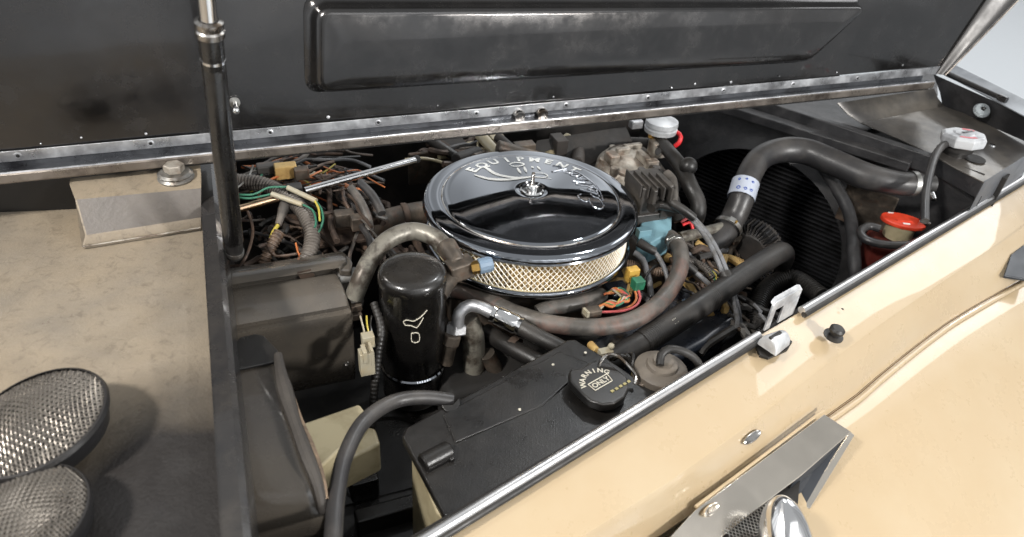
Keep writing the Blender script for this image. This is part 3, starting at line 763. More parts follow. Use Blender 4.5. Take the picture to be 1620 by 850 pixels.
# fittings to its right
fc = at(727, 425, -.018)
fit = T('ac_fitting', 'brown metal fitting block with brass nut and pale blue service cap', 'fitting', fc)
hx = (at(757, 420, -.015)-at(700, 440, -.02)).normalized(); hy = Z.cross(hx)
fit.add('block', box(fc, hx*.020, hy*.014, Z*.014), 'grease', bevel=.003)
fit.add('elbow', cyl(at(705, 388, -.005), fc+Z*.004+hy*.004, .016, .014, bev=.002), 'grease')
fit.add('stem', cyl(cc+V((.04, -.004, -.035)), fc-hx*.008-Z*.006, .011), 'grease')
n0 = at(746, 424, -.012); n1 = at(757, 422, -.010); n2 = at(779, 417, -.008)
fit.add('brass_nut', hexnut(n0, n1-n0, .010, .013), 'brass')
fit.add('service_cap', lathe([(.0085, 0), (.0118, .001), (.0118, .016), (.010, .021), (.004, .022)], n1, n2-n1, 14), 'bluecap', ang=20)
one('ac_suction_pipe', tube(PT([(560, 470, -.06), (573, 438, -.03), (590, 405, -.012), (618, 377, .0), (652, 366, .002), (684, 374, .0), (704, 390, -.006)]), .0138, n=20, lump=.015), 'sleeve', 'dull silver pipe arching behind the top of the black canister', 'pipe')
# aluminium elbow, crimp and black line
al = T('ac_liquid_line', 'bright aluminium elbow crimped to a black hose right of the canister', 'hose', at(722, 505, -.09))
al.add('elbow', tube(PT([(724, 516, -.10), (727, 495, -.078), (742, 484, -.070), (762, 487, -.070), (784, 498, -.073)]), .0095, n=18), 'alu')
al.add('nut', hexnut(at(722, 528, -.115), at(724, 500, -.09)-at(722, 528, -.115), .0165, .016), 'alu')
a_, b_ = at(782, 497, -.073), at(822, 516, -.078)
al.add('crimp_collar', lathe([(.010, -.004), (.0135, -.002), (.0125, .004), (.0145, .006), (.0145, (b_-a_).length-.006), (.0125, (b_-a_).length-.003), (.0140, (b_-a_).length+.003)], a_, b_-a_, 24), 'chrome')
al.add('hose', tube(PT([(815, 513, -.077), (850, 532, -.082), (890, 552, -.09), (960, 590, -.12)]), .0118), 'rubber')
one('suction_elbow_tube', tube(PT([(738, 505, -.10), (748, 530, -.13), (750, 565, -.17), (750, 640, -.26)]), .0175, n=20), 'sleeve', 'dull metal tube dropping down right of the black canister', 'pipe')
one('pressure_switch', join(cyl(at(714, 540, -.12), at(706, 575, -.16), .010, bev=.001), cyl(at(716, 530, -.11), at(712, 545, -.125), .013, bev=.001)), 'grease', 'small dirty sensor beside the aluminium elbow nut', 'sensor')
one('lower_heater_hose', tube(PT([(770, 525, -.15), (800, 545, -.14), (850, 572, -.14), (930, 620, -.16)]), .0135), 'rubber', 'black hose passing low under the crimped line', 'hose')
cl = one('hose_clamp', lathe([(.0155, 0), (.0155, .012)], at(808, 545, -.139), at(850, 572, -.14)-at(800, 545, -.14), 24, caps=False), 'rust', 'rusty worm clamp on the low black hose', 'clamp')
one('down_pipe', tube(PT([(770, 560, -.16), (785, 590, -.2), (800, 640, -.26)]), .013), 'grease', 'brown pipe going down behind the black cover', 'pipe')

# ================================================================== HEATER BOX
hbx = T('heater_box', 'grey-black moulded heater housing left of the canister', 'heater housing', at(450, 520, -.2))
prof = [(540, 398, -.040), (546, 402, -.030), (545, 412, -.026), (535, 424, -.028), (533, 428, -.040), (528, 431, -.044), (532, 436, -.040), (540, 455, -.044), (546, 474, -.050), (549, 484, -.056), (551, 489, -.064), (552, 492, -.064), (553, 496, -.063), (555, 502, -.070), (556, 508, -.082), (560, 583, -.19), (561, 600, -.23)]
pr_ = PT(prof)
def shiftrow(pts, d, pull=0.): return [p-H*d for p in pts]
ctr = sum(pr_, V((0, 0, 0)))/len(pr_)
rowsh = [[p.lerp(ctr, .10)+H*.003 for p in pr_], [p.lerp(ctr, .03)+H*.0015 for p in pr_], pr_]+[shiftrow(pr_, d) for d in (.006, .05, .1, .15, .2, .26)]
v, f = loft(rowsh); f.append(tuple(range(len(pr_))))
hbx.add('casing', (v, f), 'heater', ang=50)
lp = PT([(470, 432, -.026), (492, 427, -.026), (498, 436, -.042), (476, 442, -.042)])
hbx.add('clip', prism([p+Z*.002 for p in lp], -Z*.004), 'rust', bevel=.001, label='rusty spring clip on the lid edge')
lidp = PT([(540, 400, -.030), (552, 404, -.030), (558, 414, -.032), (556, 428, -.034), (535, 426, -.030)])
hbx.add('lid_corner', prism(lidp, -Z*.014), 'heater', bevel=.004)
for (px, py, z_) in ((548, 575, -.175),):
    hbx.add('screw', lathe([(.0045, -.002), (.0045, .0012), (.003, .002), (.0005, .0008)], at(px, py, z_), (N*1+Z*.25), 14), 'steel')
hbx.add('port', cyl(at(545, 441, -.055)-H*.01, at(562, 437, -.055)+H*.004, .014, bev=.002), 'steel')
for i, (px, py) in enumerate(((562, 470), (563, 484), (563, 498))):
    hbx.add('bracket', box(at(px, py, -.06-.012*i), H*.008, N*.008, Z*.005), 'grease' if i else 'steel', bevel=.001)
# ducts at bottom left
du = T('air_duct', 'satin black air duct box with a torn foam seal beside the shelf flange', 'air duct', at(440, 700, -.1))
rws = []
for (l, r, z) in (((372, 540), (430, 545), -.012), ((372, 560), (434, 560), -.004), ((376, 590), (443, 590), -.002), ((380, 650), (458, 650), -.006), ((384, 710), (478, 705), -.012), ((386, 770), (498, 765), -.022), ((388, 815), (508, 808), -.04), ((390, 850), (510, 835), -.08), ((392, 880), (508, 860), -.14)):
    a, b = at(*l, z), at(*r, z); rws.append([a.lerp(b, i/6) for i in range(7)]+[b-Z*.006+H*.003, b-Z*.05+H*.003])
du.add('casing', sheet(rws, -Z*.003), 'duct', ang=70)
fp = [(374, 545, 0), (380, 537, .006), (405, 532, .006), (418, 535, .004), (440, 558, -.002), (440, 575, -.002), (378, 588, 0)]
du.add('flap', prism(PT(fp), Z*.004), 'cover', bevel=.002)
M['seal'] = mat('seal_rubber', (44, 40, 37), .6, c2=(36, 33, 31), sc=30, bump=.5, dust=.2)
du.add('seal', tube(PT([(440, 562, .004), (446, 600, .004), (462, 655, .0), (482, 712, -.006), (503, 768, -.02), (512, 812, -.04)]), [.005, .008, .008, .007, .005], n=10, lump=.15), 'seal')
du.add('foam_strip', tube(PT([(449, 595, 0), (468, 650, -.004), (489, 706, -.01), (508, 755, -.02), (514, 790, -.03)]), [.003, .0055, .005, .004], n=7, lump=.25), 'foam')
# cream box
cb = T('cream_box', 'cream plastic housing half hidden between the black duct and the battery cable', 'housing', at(540, 720, -.3))
t1 = PT([(470, 672, -.10), (568, 638, -.10), (584, 657, -.10), (560, 690, -.10), (505, 742, -.10), (470, 745, -.10)])
cb.add('upper_case', prism(t1, -Z*.05), 'cream', bevel=.004)
t2 = PT([(560, 672, -.125), (594, 676, -.125), (602, 702, -.125), (515, 745, -.125), (510, 700, -.125)])
cb.add('lower_case', prism(t2, -Z*.055), 'cream', bevel=.005)
one('battery_cable', tube(PT([(520, 900, -.02), (527, 850, -.03), (532, 790, -.035), (545, 725, -.04), (575, 668, -.045), (622, 636, -.055), (670, 629, -.062), (715, 634, -.072)]), .0092, n=20), 'hosegrey', 'thick black battery cable arching up from the bottom edge to the cover', 'cable')
# dark lower parts: pulley and tray
lo_ = T('lower_tray', 'black ribbed tray low in the bay under the battery cable', 'tray', at(600, 800, -.3))
lo_.add('dish', lathe([(.001, 0), (.07, 0), (.074, .004), (.11, .006), (.115, -.006)], at(610, 730, -.28), V((-.1, -.25, 1)), 48, caps=False), 'cover')
lo_.add('rib', box(at(575, 765, -.25), H*.02, N*.015, Z*.02), 'cover', bevel=.004)
lo_.add('rib', box(at(620, 815, -.26), H*.05, N*.012, Z*.02), 'cover', bevel=.004)
lo_.add('shell', box(at(600, 850, -.3), H*.09, N*.05, Z*.03), 'cover', bevel=.01)

# white connector + harness by the canister
wc = at(579, 540, -.08)
cnn = T('inline_connector', 'cream two-part electrical connector hanging beside the heater housing', 'connector', wc)
cnn.add('upper_shell', box(at(582, 538, -.075), H*.0085, N*.007, Z*.010), 'white', bevel=.001)
cnn.add('lower_shell', box(at(580, 572, -.095), H*.010, N*.008, Z*.020), 'white', bevel=.001)
cnn.add('latch', box(at(576, 560, -.080), H*.003, N*.009, Z*.010), 'white', bevel=.0006)
cnn.add('rib', box(at(587, 560, -.083), H*.002, N*.009, Z*.014), 'white', bevel=.0006)
for i, (x, c_) in enumerate(((574, 'white'), (581, 'yellow'), (586, 'black'))):
    cnn.add('wire', tube(PT([(x+3, 528, -.07), (x, 515, -.06), (x-4+i*3, 500, -.055)]), .0013, n=6), c_)
one('harness_tape', tube(PT([(592, 480, -.05), (603, 520, -.07), (598, 560, -.10), (592, 620, -.15), (588, 680, -.2)]), .006, corr=.05, pitch=.006, n=10), 'rubber', 'black taped harness dropping behind the cream connector', 'wiring harness')

# ================================================================== WASHER / COOLANT TANK WITH BLACK COVER
cv = T('reservoir', 'cream tank under a large flat black plastic cover by the wing', 'reservoir', at(800, 680, -.3))
ZC = -.068
top = [(636, 690), (642, 676), (700, 645), (722, 634), (800, 592), (880, 548), (897, 537), (910, 536), (924, 545), (960, 566), (1010, 600), (1075, 640), (960, 705), (850, 765), (712, 845), (700, 812), (668, 750)]
cv.add('cover', prism(PT([(x, y, ZC) for x, y in top]), -Z*.014), 'cover', bevel=.0035, seg=3)
body = [(650, 705), (700, 680), (900, 560), (1050, 640), (720, 840), (690, 810)]
cv.add('tank', prism(PT([(x, y, ZC-.010) for x, y in body]), -Z*.24), 'cream', bevel=.004)
# raised zone and moulded bumps
cv.add('raised_panel', prism(PT([(x, y, ZC+.0025) for x, y in ((700, 655), (885, 556), (935, 575), (905, 600), (860, 640), (720, 700))]), -Z*.004), 'cover', bevel=.002)
pA, pB = at(668, 735, ZC+.004), at(712, 712, ZC+.004)
cv.add('grip', lathe([(.010, 0), (.012, .002), (.012, (pB-pA).length-.002), (.010, (pB-pA).length)], pA, pB-pA, 20), 'cover')
cv.add('grip_end', prism(PT([(694, 702, ZC+.008), (703, 700, ZC+.008), (720, 724, ZC+.006), (713, 728, ZC+.006)]), -Z*.010), 'cover', bevel=.0015)
cv.add('lug', prism(PT([(697, 640, ZC+.005), (716, 640, ZC+.005), (727, 628, ZC+.007), (728, 640, ZC+.004), (718, 652, ZC+.002), (704, 650, ZC+.002)]), -Z*.008), 'cover', bevel=.0015)
for px, py in ((926, 558), (875, 577), (822, 648)):
    cv.add('fleck', lathe([(.0022, 0), (.0014, .0010)], at(px, py, ZC+.003), Z, 7), 'printold')
def filler():
    z0 = ZC+.022; c = at(950, 612, ZC)
    t = cv
    out = [(900, 597), (903, 591), (918, 591), (930, 583), (944, 577), (962, 581), (980, 594), (992, 604), (995, 620), (988, 636), (972, 646), (952, 648), (934, 642), (922, 632), (912, 622), (901, 610)]
    cap_ = t.add('filler_cap', prism(PT([(x, y-8, z0) for x, y in out]), -Z*.014), 'black', bevel=.003, seg=3, label='black filler cap reading WARNING ONLY')
    t.add('neck', lathe([(.034, 0), (.034, .012)], c, Z, 32), 'black', parent=cap_)
    P = PT([(946, 588, z0-.01), (950, 572, z0+.006), (962, 561, z0+.014), (978, 564, z0+.014), (995, 580, z0+.006), (1006, 596, z0-.008), (1003, 608, z0-.014)])
    t.add('bail_wire', tube(P, .0022, n=10), 'chromed', parent=cap_)
    # lettering laid on the cap
    C0 = at(948, 604, z0+.0006); ex = (at(985, 583, z0)-at(925, 617, z0)).normalized(); ey = Z.cross(ex)
    gs_ = []
    for i, ch in enumerate('WARNING'):
        a = R_(152-i*20.5); R0 = .024
        g = text_geo(ch, .0105, .0, font_bold=.0003)
        p = C0+ex*(math.cos(a)*R0)+ey*(math.sin(a)*R0-.004); tx = ex*math.sin(a)-ey*math.cos(a); ty = ex*math.cos(a)+ey*math.sin(a)
        gs_.append(place(g, p, tx, ty, Z))
    g = text_geo('ONLY', .0105, .0, font_bold=.0003); gs_.append(place(g, C0-ey*.002+ex*.001, ex, ey, Z))
    w_, h_ = .0155, .0065; q = [C0-ey*.002+ex*a+ey*b+Z*.0003 for a, b in ((-w_, -h_), (w_, -h_), (w_+.003, h_), (-w_, h_), (-w_, -h_))]
    gs_.append(join(*[tube([q[i], q[i+1]], .0007, n=5) for i in range(4)]))
    t.add('lettering', join(*gs_), 'printold', parent=cap_, label='worn pale WARNING and ONLY lettering')
    g = text_geo('FLUID', .008, .0, font_bold=.0002); 
    dots = join(*[box(C0-ey*.022+ex*(.002+i*.0075)+Z*.0004, ex*.0022, ey*.0018, Z*.0003) for i in range(5)])
    t.add('worn_marks', dots, mat('worn_green_red', (150, 140, 96), .6), parent=cap_)
filler()
fc_ = at(1047, 580, -.055)
fv = T('canister_filter', 'grey round canister with a yellow label and a black tube by the wing', 'filter', fc_-Z*.08)
fv.add('body', lathe([(.036, -.075), (.037, -.012), (.036, -.004), (.031, .0), (.022, .002), (.0205, .006), (.014, .008), (.0135, .013), (.008, .014)], fc_, Z, 40), mat('canister_grey', (104, 96, 86), .5, dust=.25, c2=(84, 76, 68), sc=30, bump=.2), ang=30)
fv.add('label_band', lathe([(.0373, -.046), (.0373, -.018)], fc_, Z, 48, caps=False), 'ylabel')
af = math.atan2(-fc_.y, -fc_.x)
gs_ = []
for i, ch in enumerate('EEB'):
    g = text_geo(ch, .020, 0, font_bold=.0008); a = af-.30+i*.36
    gs_.append(([fc_+V((math.cos(a+v_.x/.0377)*.0378, math.sin(a+v_.x/.0377)*.0378, -.032+v_.y)) for v_ in g[0]], g[1]))
fv.add('lettering', join(*gs_), 'blackprint')
fv.add('tube', tube(PT([(1044, 578, -.035), (1046, 562, -.028), (1060, 552, -.022), (1085, 558, -.025), (1103, 572, -.04), (1112, 595, -.07)]), .0055), 'rubber')
fv.add('bracket', prism(PT([(1000, 585, -.065), (1015, 570, -.06), (1020, 610, -.065), (1003, 608, -.068)]), -Z*.02), 'grease', bevel=.002)

# ================================================================== ENGINE BULK
en = T('engine_block', 'dark greasy engine block and intake under the air cleaner', 'engine', V((AC.x, AC.y, -.5)))
en.add('block', box(V((AC.x+.05, AC.y+.0, -.36)), H*.26, N*.20, Z*.17), 'bay', bevel=.02)
en.add('intake', box(V((AC.x+.04, AC.y, -.165)), H*.19, N*.10, Z*.05), 'grease', bevel=.015)
en.add('carburettor', box(V((AC.x, AC.y, -.115)), H*.06, N*.06, Z*.03), 'steel', bevel=.01)
vz = -.15
vc = [(905, 555), (1030, 478), (1085, 440), (1150, 460), (1172, 498), (1120, 540), (1010, 600), (930, 620)]
en.add('valve_cover', prism(PT([(x, y, vz) for x, y in vc]), -Z*.06), 'valve', bevel=.012, seg=3)
en.add('exhaust_flange', box(at(960, 500, -.2), H*.05, N*.03, Z*.02), 'grease', bevel=.006)
for px, py in ((1092, 478), (1080, 492)):
    en.add('cover_reflection', box(at(px, py, vz+.001), H*.012, N*.009, Z*.0012), 'bluecap', bevel=.0005)  # pale plates standing in for a window reflection on the valve cover
# main hoses
one('heater_hose', tube(PT([(690, 452, -.12), (730, 462, -.11), (775, 478, -.10), (820, 498, -.098), (880, 514, -.096), (945, 518, -.094), (1005, 505, -.090), (1048, 474, -.084), (1074, 432, -.076), (1076, 396, -.070), (1060, 376, -.072), (1040, 372, -.09)]), .0138, n=20, lump=.012), 'rubberold', 'reddish brown heater hose sweeping round the front of the air cleaner', 'hose')
lr = T('lower_radiator_hose', 'fat straight black hose running from the wing cap up towards the fan', 'hose', at(1100, 490, -.12))
lr.add('hose', tube(PT([(905, 612, -.15), (960, 575, -.13), (1020, 540, -.115), (1100, 488, -.10), (1170, 440, -.09), (1212, 412, -.085), (1234, 400, -.092), (1240, 406, -.125), (1232, 425, -.18)]), .0195, n=24), 'rubber')
P = PT([(1015, 543, -.1155), (1060, 514, -.108), (1128, 470, -.0965)])
lr.add('ribbed_section', tube(P, .0202, n=24, corr=.012, pitch=.0036, ends=False), 'rubber')
dh = (P[2]-P[1]).normalized(); sh_ = (CAM-P[1]); sh_ = (sh_-dh*sh_.dot(dh)).normalized(); th = dh.cross(sh_)
if th.dot(Up) < 0: th = -th
g = text_geo('GATES F 7', .013, 0)
def wrapc(v_):
    a = v_.y/.0208; return P[1]+dh*(v_.x+.012)+sh_*(math.cos(a)*.0209)+th*(math.sin(a)*.0209)
g = text_geo('IIL KE 7', .012, 0)
lr.add('print', ([wrapc(v_) for v_ in g[0]], g[1]), 'printold')
rh = T('upper_radiator_hose', 'large grey-black upper radiator hose arching to the radiator tank', 'hose', at(1230, 260, 0))
RP = PT([(1120, 392, -.13), (1142, 372, -.115), (1160, 345, -.095), (1174, 312, -.06), (1186, 276, -.03), (1204, 250, -.012), (1236, 238, -.004), (1275, 240, -.002), (1320, 258, -.004), (1370, 279, -.006), (1420, 290, -.008), (1452, 291, -.008)])
rh.add('hose', tube(RP, [.024]*6+[.0255]*4+[.0225, .022], n=28, lump=.006), 'hosegrey')
a_, b_ = at(1171, 318, -.064), at(1181, 285, -.038)
rh.add('sticker', lathe([(.0262, 0), (.0263, (b_-a_).length*.78)], a_+(b_-a_)*.10, b_-a_, 32, caps=False), 'decal')
ax_ = (b_-a_).normalized(); tv = (CAM-a_); tv = (tv-ax_*tv.dot(ax_)).normalized(); tw = ax_.cross(tv)
if tw.dot(Rt) < 0: tw = -tw
gs_ = []
for (u, w_, s_) in ((.25, -.4, 1), (.25, .1, .8), (.28, .55, .7), (.75, -.5, .6), (.8, .0, .5), (.75, .5, .6)):
    L = (b_-a_).length; pts = []
    for k in range(7):
        aa = w_+.13*s_*math.cos(k/6*math.pi*2); uu = (.10+.78*u)*L+.003*s_*math.sin(k/6*math.pi*2)
        pts.append(a_+ax_*uu+tv*(math.cos(aa)*.0265)+tw*(math.sin(aa)*.0265))
    gs_.append(tube(pts, .0009, n=5, step=.002))
rh.add('sticker_print', join(*gs_), 'decalblue')
c = RP[-1]; dd = (RP[-1]-RP[-2]).normalized()
rh.add('hose_clamp', lathe([(.0238, -.016), (.0238, -.006)], c, dd, 28, caps=False), 'steel')
rh.add('spigot', cyl(c-dd*.004, c+dd*.028, .019), 'rubber')
rh.add('screw', cyl(at(1474, 306, -.012), at(1478, 316, -.018), .005), 'chrome')
one('water_pump_pipe', tube(PT([(1075, 376, -.10), (1110, 368, -.10), (1150, 358, -.10), (1160, 356, -.10)]), .0105), 'sleeve', 'thin metal pipe joining the upper radiator hose near the water pump', 'pipe')
for nm, a_, b_, r_, lab in (('hose_clamp', (712, 456, -.114), (735, 462, -.109), .0152, 'steel worm clamp at the left end of the reddish heater hose'),
                          ('hose_clamp', (1150, 362, -.104), (1160, 346, -.092), .0268, 'steel band clamp low on the upper radiator hose'),
                          ('hose_clamp', (1068, 384, -.071), (1074, 394, -.0705), .0152, 'dirty clamp at the upper right bend of the heater hose')):
    p_, q_ = at(*a_), at(*b_); d_ = (q_-p_).normalized()
    t = T(nm, lab, 'clamp', p_, 'worm clamps on the hoses')
    t.add('band', lathe([(r_-.0004, 0), (r_+.0006, .0006), (r_+.0006, .0086), (r_-.0004, .0092)], p_, d_, 32, caps=False), 'steel')
    sd_ = (CAM-p_); sd_ = (sd_-d_*sd_.dot(d_)).normalized()
    t.add('screw_housing', box(p_+d_*.0046+sd_*(r_+.002), d_*.005, sd_*.0025, d_.cross(sd_)*.006), 'steel', bevel=.0008)
    t.add('screw', cyl(p_+d_*.0046+sd_*(r_+.0025)+d_.cross(sd_)*.006, p_+d_*.0046+sd_*(r_+.0025)+d_.cross(sd_)*.010, .0032), 'brass' if r_ > .02 else 'steel')
one('wire_sleeve', tube(PT([(1146, 432, -.078), (1152, 446, -.086), (1158, 462, -.098)]), .0115, n=14, lump=.05), 'rubber', 'black sleeve holding the pair of falling plug wires together', 'wire sleeve')
one('cable_tie', lathe([(.0128, 0), (.0132, .0004), (.0132, .004), (.0128, .0044)], at(1150, 441, -.084), at(1158, 462, -.098)-at(1146, 432, -.078), 20, caps=False), 'black', 'thin black tie round the sleeve on the plug wires', 'cable tie')
# fan clutch
fcx = at(1192, 392, -.15); fax = (B*-.0+BN).normalized()
fcl = T('fan_clutch', 'round finned fan clutch in front of the radiator core', 'fan clutch', fcx)
fcl.add('hub', lathe([(.02, -.03), (.036, -.028), (.050, -.014), (.052, .014), (.04, .02)], fcx, fax, 48), 'bayplate')
fx, fy = ortho(fax)
for k in range(48):
    a = 2*math.pi*k/48; d_ = fx*math.cos(a)+fy*math.sin(a)
    fcl.add('fin', box(fcx+d_*.046-fax*.010, d_*.013, fax*.016, d_.cross(fax)*.0010), 'fins' if k % 2 else 'bayplate')
one('pulley', lathe([(.03, 0), (.052, .002), (.055, .006), (.050, .012), (.055, .018), (.052, .022)], at(1150, 400, -.17), fax, 48), 'grease', 'brown belt pulley behind the grey plug wires', 'pulley')
# vacuum pod and red wire
c = at(1046, 200, .035)
vp = T('wiper_pump_pod', 'silver round capsule with red wire under the hinge rail', 'capsule', c-Z*.03)
vp.add('drum', lathe([(.026, -.012), (.031, -.010), (.032, -.002), (.029, .0), (.032, .004), (.031, .012), (.022, .015)], c, Z, 40), 'silverplastic')
vp.add('stem', cyl(c-Z*.012, c-Z*.03, .012), 'steel')
vp.add('brass_stub', hexnut(at(1030, 218, .015), Z, .007, .012), 'brass')
vp.add('red_lead', tube(PT([(1055, 210, .02), (1070, 209, .024), (1077, 217, .018), (1074, 226, .008), (1068, 231, .0)]), .0045), 'red')
vp.add('bracket', box(at(1006, 196, .038), H*.012, N*.008, Z*.008), 'alu', bevel=.002)
# alternator / compressor body
c = at(1005, 258, -.02)
al_ = T('compressor', 'oily cast metal compressor body behind the air cleaner', 'compressor', c-Z*.08)
al_.add('body', lathe([(.05, -.06), (.060, -.05), (.062, -.012), (.055, .0), (.040, .012), (.018, .016)], c-H*.012, (Z*1+N*.25), 40), 'castalu', ang=30)
for k in range(7):
    a = k*.9; al_.add('boss', cyl(c-H*.012+H*math.cos(a)*.052-N*math.sin(a)*.052-Z*.03, c-H*.012+H*math.cos(a)*.052-N*math.sin(a)*.052+Z*(.006+.004*(k % 3)), .0075, bev=.001), 'castalu')
al_.add('top_boss', box(at(1040, 235, .0), H*.015, N*.014, Z*.016), 'castalu', bevel=.003)
for (px, py, z_, a_, b_, c_) in ((968, 250, -.005, .010, .014, .010), (985, 240, .0, .014, .006, .008), (1018, 250, .002, .006, .020, .008), (1000, 232, .002, .020, .005, .006), (1030, 262, -.005, .012, .008, .012)):
    al_.add('lug', box(at(px, py, z_), H*a_, N*b_, Z*c_), 'castalu', bevel=.0025)
al_.add('clutch_ring', lathe([(.048, .002), (.050, .006), (.046, .008)], c-H*.012, (Z*1+N*.25), 40, caps=False), 'grease')
al_.add('face_hole', lathe([(.007, 0), (.0065, .001)], at(1041, 240, .018), (N+Z*.3), 16), 'bay')
# distributor with plug boots
dc = at(1030, 318, -.03)
di = T('distributor', 'black distributor cap on a pale blue housing right of the air cleaner', 'distributor', dc-Z*.08)
d1, d2 = at(1004, 284, -.005), at(1052, 280, -.005)
dxx = (at(1050, 300, 0)-at(1005, 305, 0)).normalized(); dyy = Z.cross(dxx)
M['dcap'] = mat('distributor_cap', (48, 46, 45), .36, c2=(74, 70, 66), sc=20, bump=.25, dust=.3)
di.add('cap', box(at(1024, 306, -.020), dxx*.031, dyy*.034, Z*.032), 'dcap', bevel=.004)
di.add('cap_rib', box(at(1022, 300, -.002), dxx*.004, dyy*.034, Z*.016), 'dcap', bevel=.002)
di.add('cap_step', box(at(1048, 318, -.03), dxx*.016, dyy*.026, Z*.020), 'dcap', bevel=.003)
di.add('skirt', box(at(1022, 345, -.06), dxx*.032, dyy*.020, Z*.020), 'dcap', bevel=.003)
for i, (px, py, z) in enumerate(((1012, 285, .0), (1035, 282, .0), (1053, 300, -.01), (1056, 326, -.02))):
    di.add('tower', cyl(at(px, py, z-.02), at(px, py, z-.02)+Z*.024, .0085, .0075, bev=.001), 'dcap')
di.add('clip_tab', box(at(1050, 298, -.006), dxx*.014, dyy*.006, Z*.003), 'dcap', bevel=.001)
di.add('clip_tab', box(at(1052, 322, -.016), dxx*.014, dyy*.006, Z*.003), 'dcap', bevel=.001)
for k in range(5):
    di.add('fin', box(at(1002+k*12, 290+k*1.5, .006), dxx*.0016, dyy*.030, Z*.012), 'dcap', bevel=.0005)
di.add('housing', prism(PT([(1014, 352, -.055), (1064, 334, -.05), (1062, 368, -.06), (1030, 384, -.065), (1010, 372, -.06)]), -Z*.045), 'blue', bevel=.003)
di.add('connector', box(at(1018, 368, -.058), dxx*.012, dyy*.007, Z*.008), 'blue', bevel=.001)
def plug(boot, wire, label, r=.0042, br=.0078, m='wiregrey'):
    t = T('spark_plug_wire', label, 'spark plug wire', at(*boot[0]), 'grey ignition wires beside the air cleaner')
    t.add('boot', tube(PT(boot), [br*1.05, br, br*.92], n=16), 'rubber' if m == 'wiregrey' else m)
    t.add('wire', tube(PT(wire), r, n=12), m)
plug([(1058, 312, -.01), (1065, 322, -.01), (1085, 335, -.02), (1098, 345, -.03)], [(1095, 342, -.03), (1118, 368, -.045), (1136, 398, -.06), (1148, 425, -.075), (1156, 452, -.09), (1168, 490, -.13), (1172, 530, -.18)], 'grey plug wire from the upper boot, right one of the falling pair')
plug([(1030, 330, -.02), (1040, 325, -.02), (1060, 328, -.02), (1075, 333, -.025)], [(1072, 332, -.025), (1095, 348, -.035), (1118, 378, -.05), (1134, 410, -.065), (1146, 440, -.085), (1160, 475, -.11), (1165, 520, -.16), (1130, 548, -.2), (1105, 565, -.2)], 'grey plug wire leaving the lower boot toward the fat lower hose')
plug([(1010, 383, -.06), (1024, 392, -.065), (1036, 398, -.07)], [(1034, 397, -.07), (1045, 412, -.08), (1056, 440, -.1), (1060, 490, -.13), (1062, 520, -.16)], 'grey plug wire looping close under the rim of the air cleaner')
plug([(1085, 418, -.08), (1092, 424, -.085), (1100, 430, -.09)], [(1098, 429, -.09), (1120, 448, -.10), (1138, 466, -.12), (1150, 490, -.15)], 'short pale plug wire passing behind the reddish heater hose')
one('coil_lead', tube(PT([(1055, 275, .0), (1064, 285, .0), (1066, 305, -.005), (1064, 322, -.01)]), .008), 'rubberold', 'short brown rubber elbow above the plug wire boots', 'lead')
bh = T('bypass_hose', 'bent black hose with a bulb running down right of the distributor', 'hose', at(1090, 290, -.03))
bh.add('hose', tube(PT([(1042, 222, .01), (1060, 242, .01), (1080, 268, .0), (1092, 295, -.01), (1104, 320, -.03), (1104, 340, -.05), (1100, 352, -.08)]), [.013, .013, .014, .0145, .014, .013], n=20), 'rubber')
bh.add('bulb', sphere(at(1089, 263, .014), .0165), 'rubber')
one('rear_hose', tube(PT([(1035, 260, -.01), (1060, 300, -.04), (1075, 350, -.08)]), .011), 'rubberold', 'dusty hose tucked between the distributor and the bent black hose', 'hose')
one('intake_tube', tube(PT([(852, 496, -.105), (872, 486, -.098), (900, 482, -.096), (935, 474, -.10), (950, 468, -.11)]), .0135, n=18), 'rubberold', 'short dusty grey tube under the near edge of the air cleaner', 'tube')
one('grey_mix_bracket', box(at(975, 470, -.13), H*.02, N*.02, Z*.02), 'valve', 'blue-black casting under the air cleaner beside the coloured wires', 'casting', bevel=.004)
# coloured wires at right front of air cleaner
wb = T('sensor_connector', 'grey multi-pin connector with orange and green wires below the air cleaner', 'connector', at(935, 492, -.09))
wb.add('shell', box(at(936, 494, -.088), H*.014, N*.008, Z*.006), 'grease', bevel=.001)
for i in range(4): wb.add('pin', box(at(924+i*2, 492+i*2, -.083), H*.002, N*.002, Z*.005), 'white')
cols = ['orange', 'orange', 'green', 'yellow', 'pink', 'orange', 'brown', 'white']
for i in range(8):
    j = i*2.1
    wb.add('wire', tube(PT([(945, 490+i-3, -.085), (955+j*.6, 482-i*.8, -.082), (968+j*.8, 486-j*.5, -.078), (980+j*.5, 476-j*.7+(i % 3)*4, -.078), (996-j*.3, 468+(i % 2)*8, -.082), (985-j, 462-(i % 3)*3, -.09), (955+i*2, 466-i, -.095)]), .0017, n=6, step=.004), cols[i])
yc = T('relay_plug', 'yellow and green wire plugs with pink leads right of the filter', 'plug', at(1002, 436, -.08))
yc.add('yellow_plug', box(at(1000, 434, -.075), H*.010, N*.007, Z*.012), 'yconn', bevel=.001)
yc.add('green_plug', box(at(1009, 449, -.078), H*.009, N*.008, Z*.009), 'gconn', bevel=.001)
yc.add('yellow_stem', box(at(997, 455, -.10), H*.004, N*.004, Z*.018), 'yellowold', bevel=.001)
yc.add('lead', tube(PT([(1008, 456, -.085), (1013, 470, -.09), (1006, 484, -.09), (985, 492, -.09), (950, 494, -.092)]), .0022, n=8), 'pink')
yc.add('lead', tube(PT([(1003, 456, -.085), (1007, 472, -.09), (998, 484, -.092), (975, 492, -.094)]), .0020, n=8), 'orange')
one('corrugated_sleeve', tube(PT([(992, 418, -.10), (1012, 422, -.10), (1035, 430, -.10), (1062, 428, -.11)]), .008, corr=.09, pitch=.0036), 'loomrust', 'brown ribbed wire sleeve emerging from under the filter', 'wire sleeve')
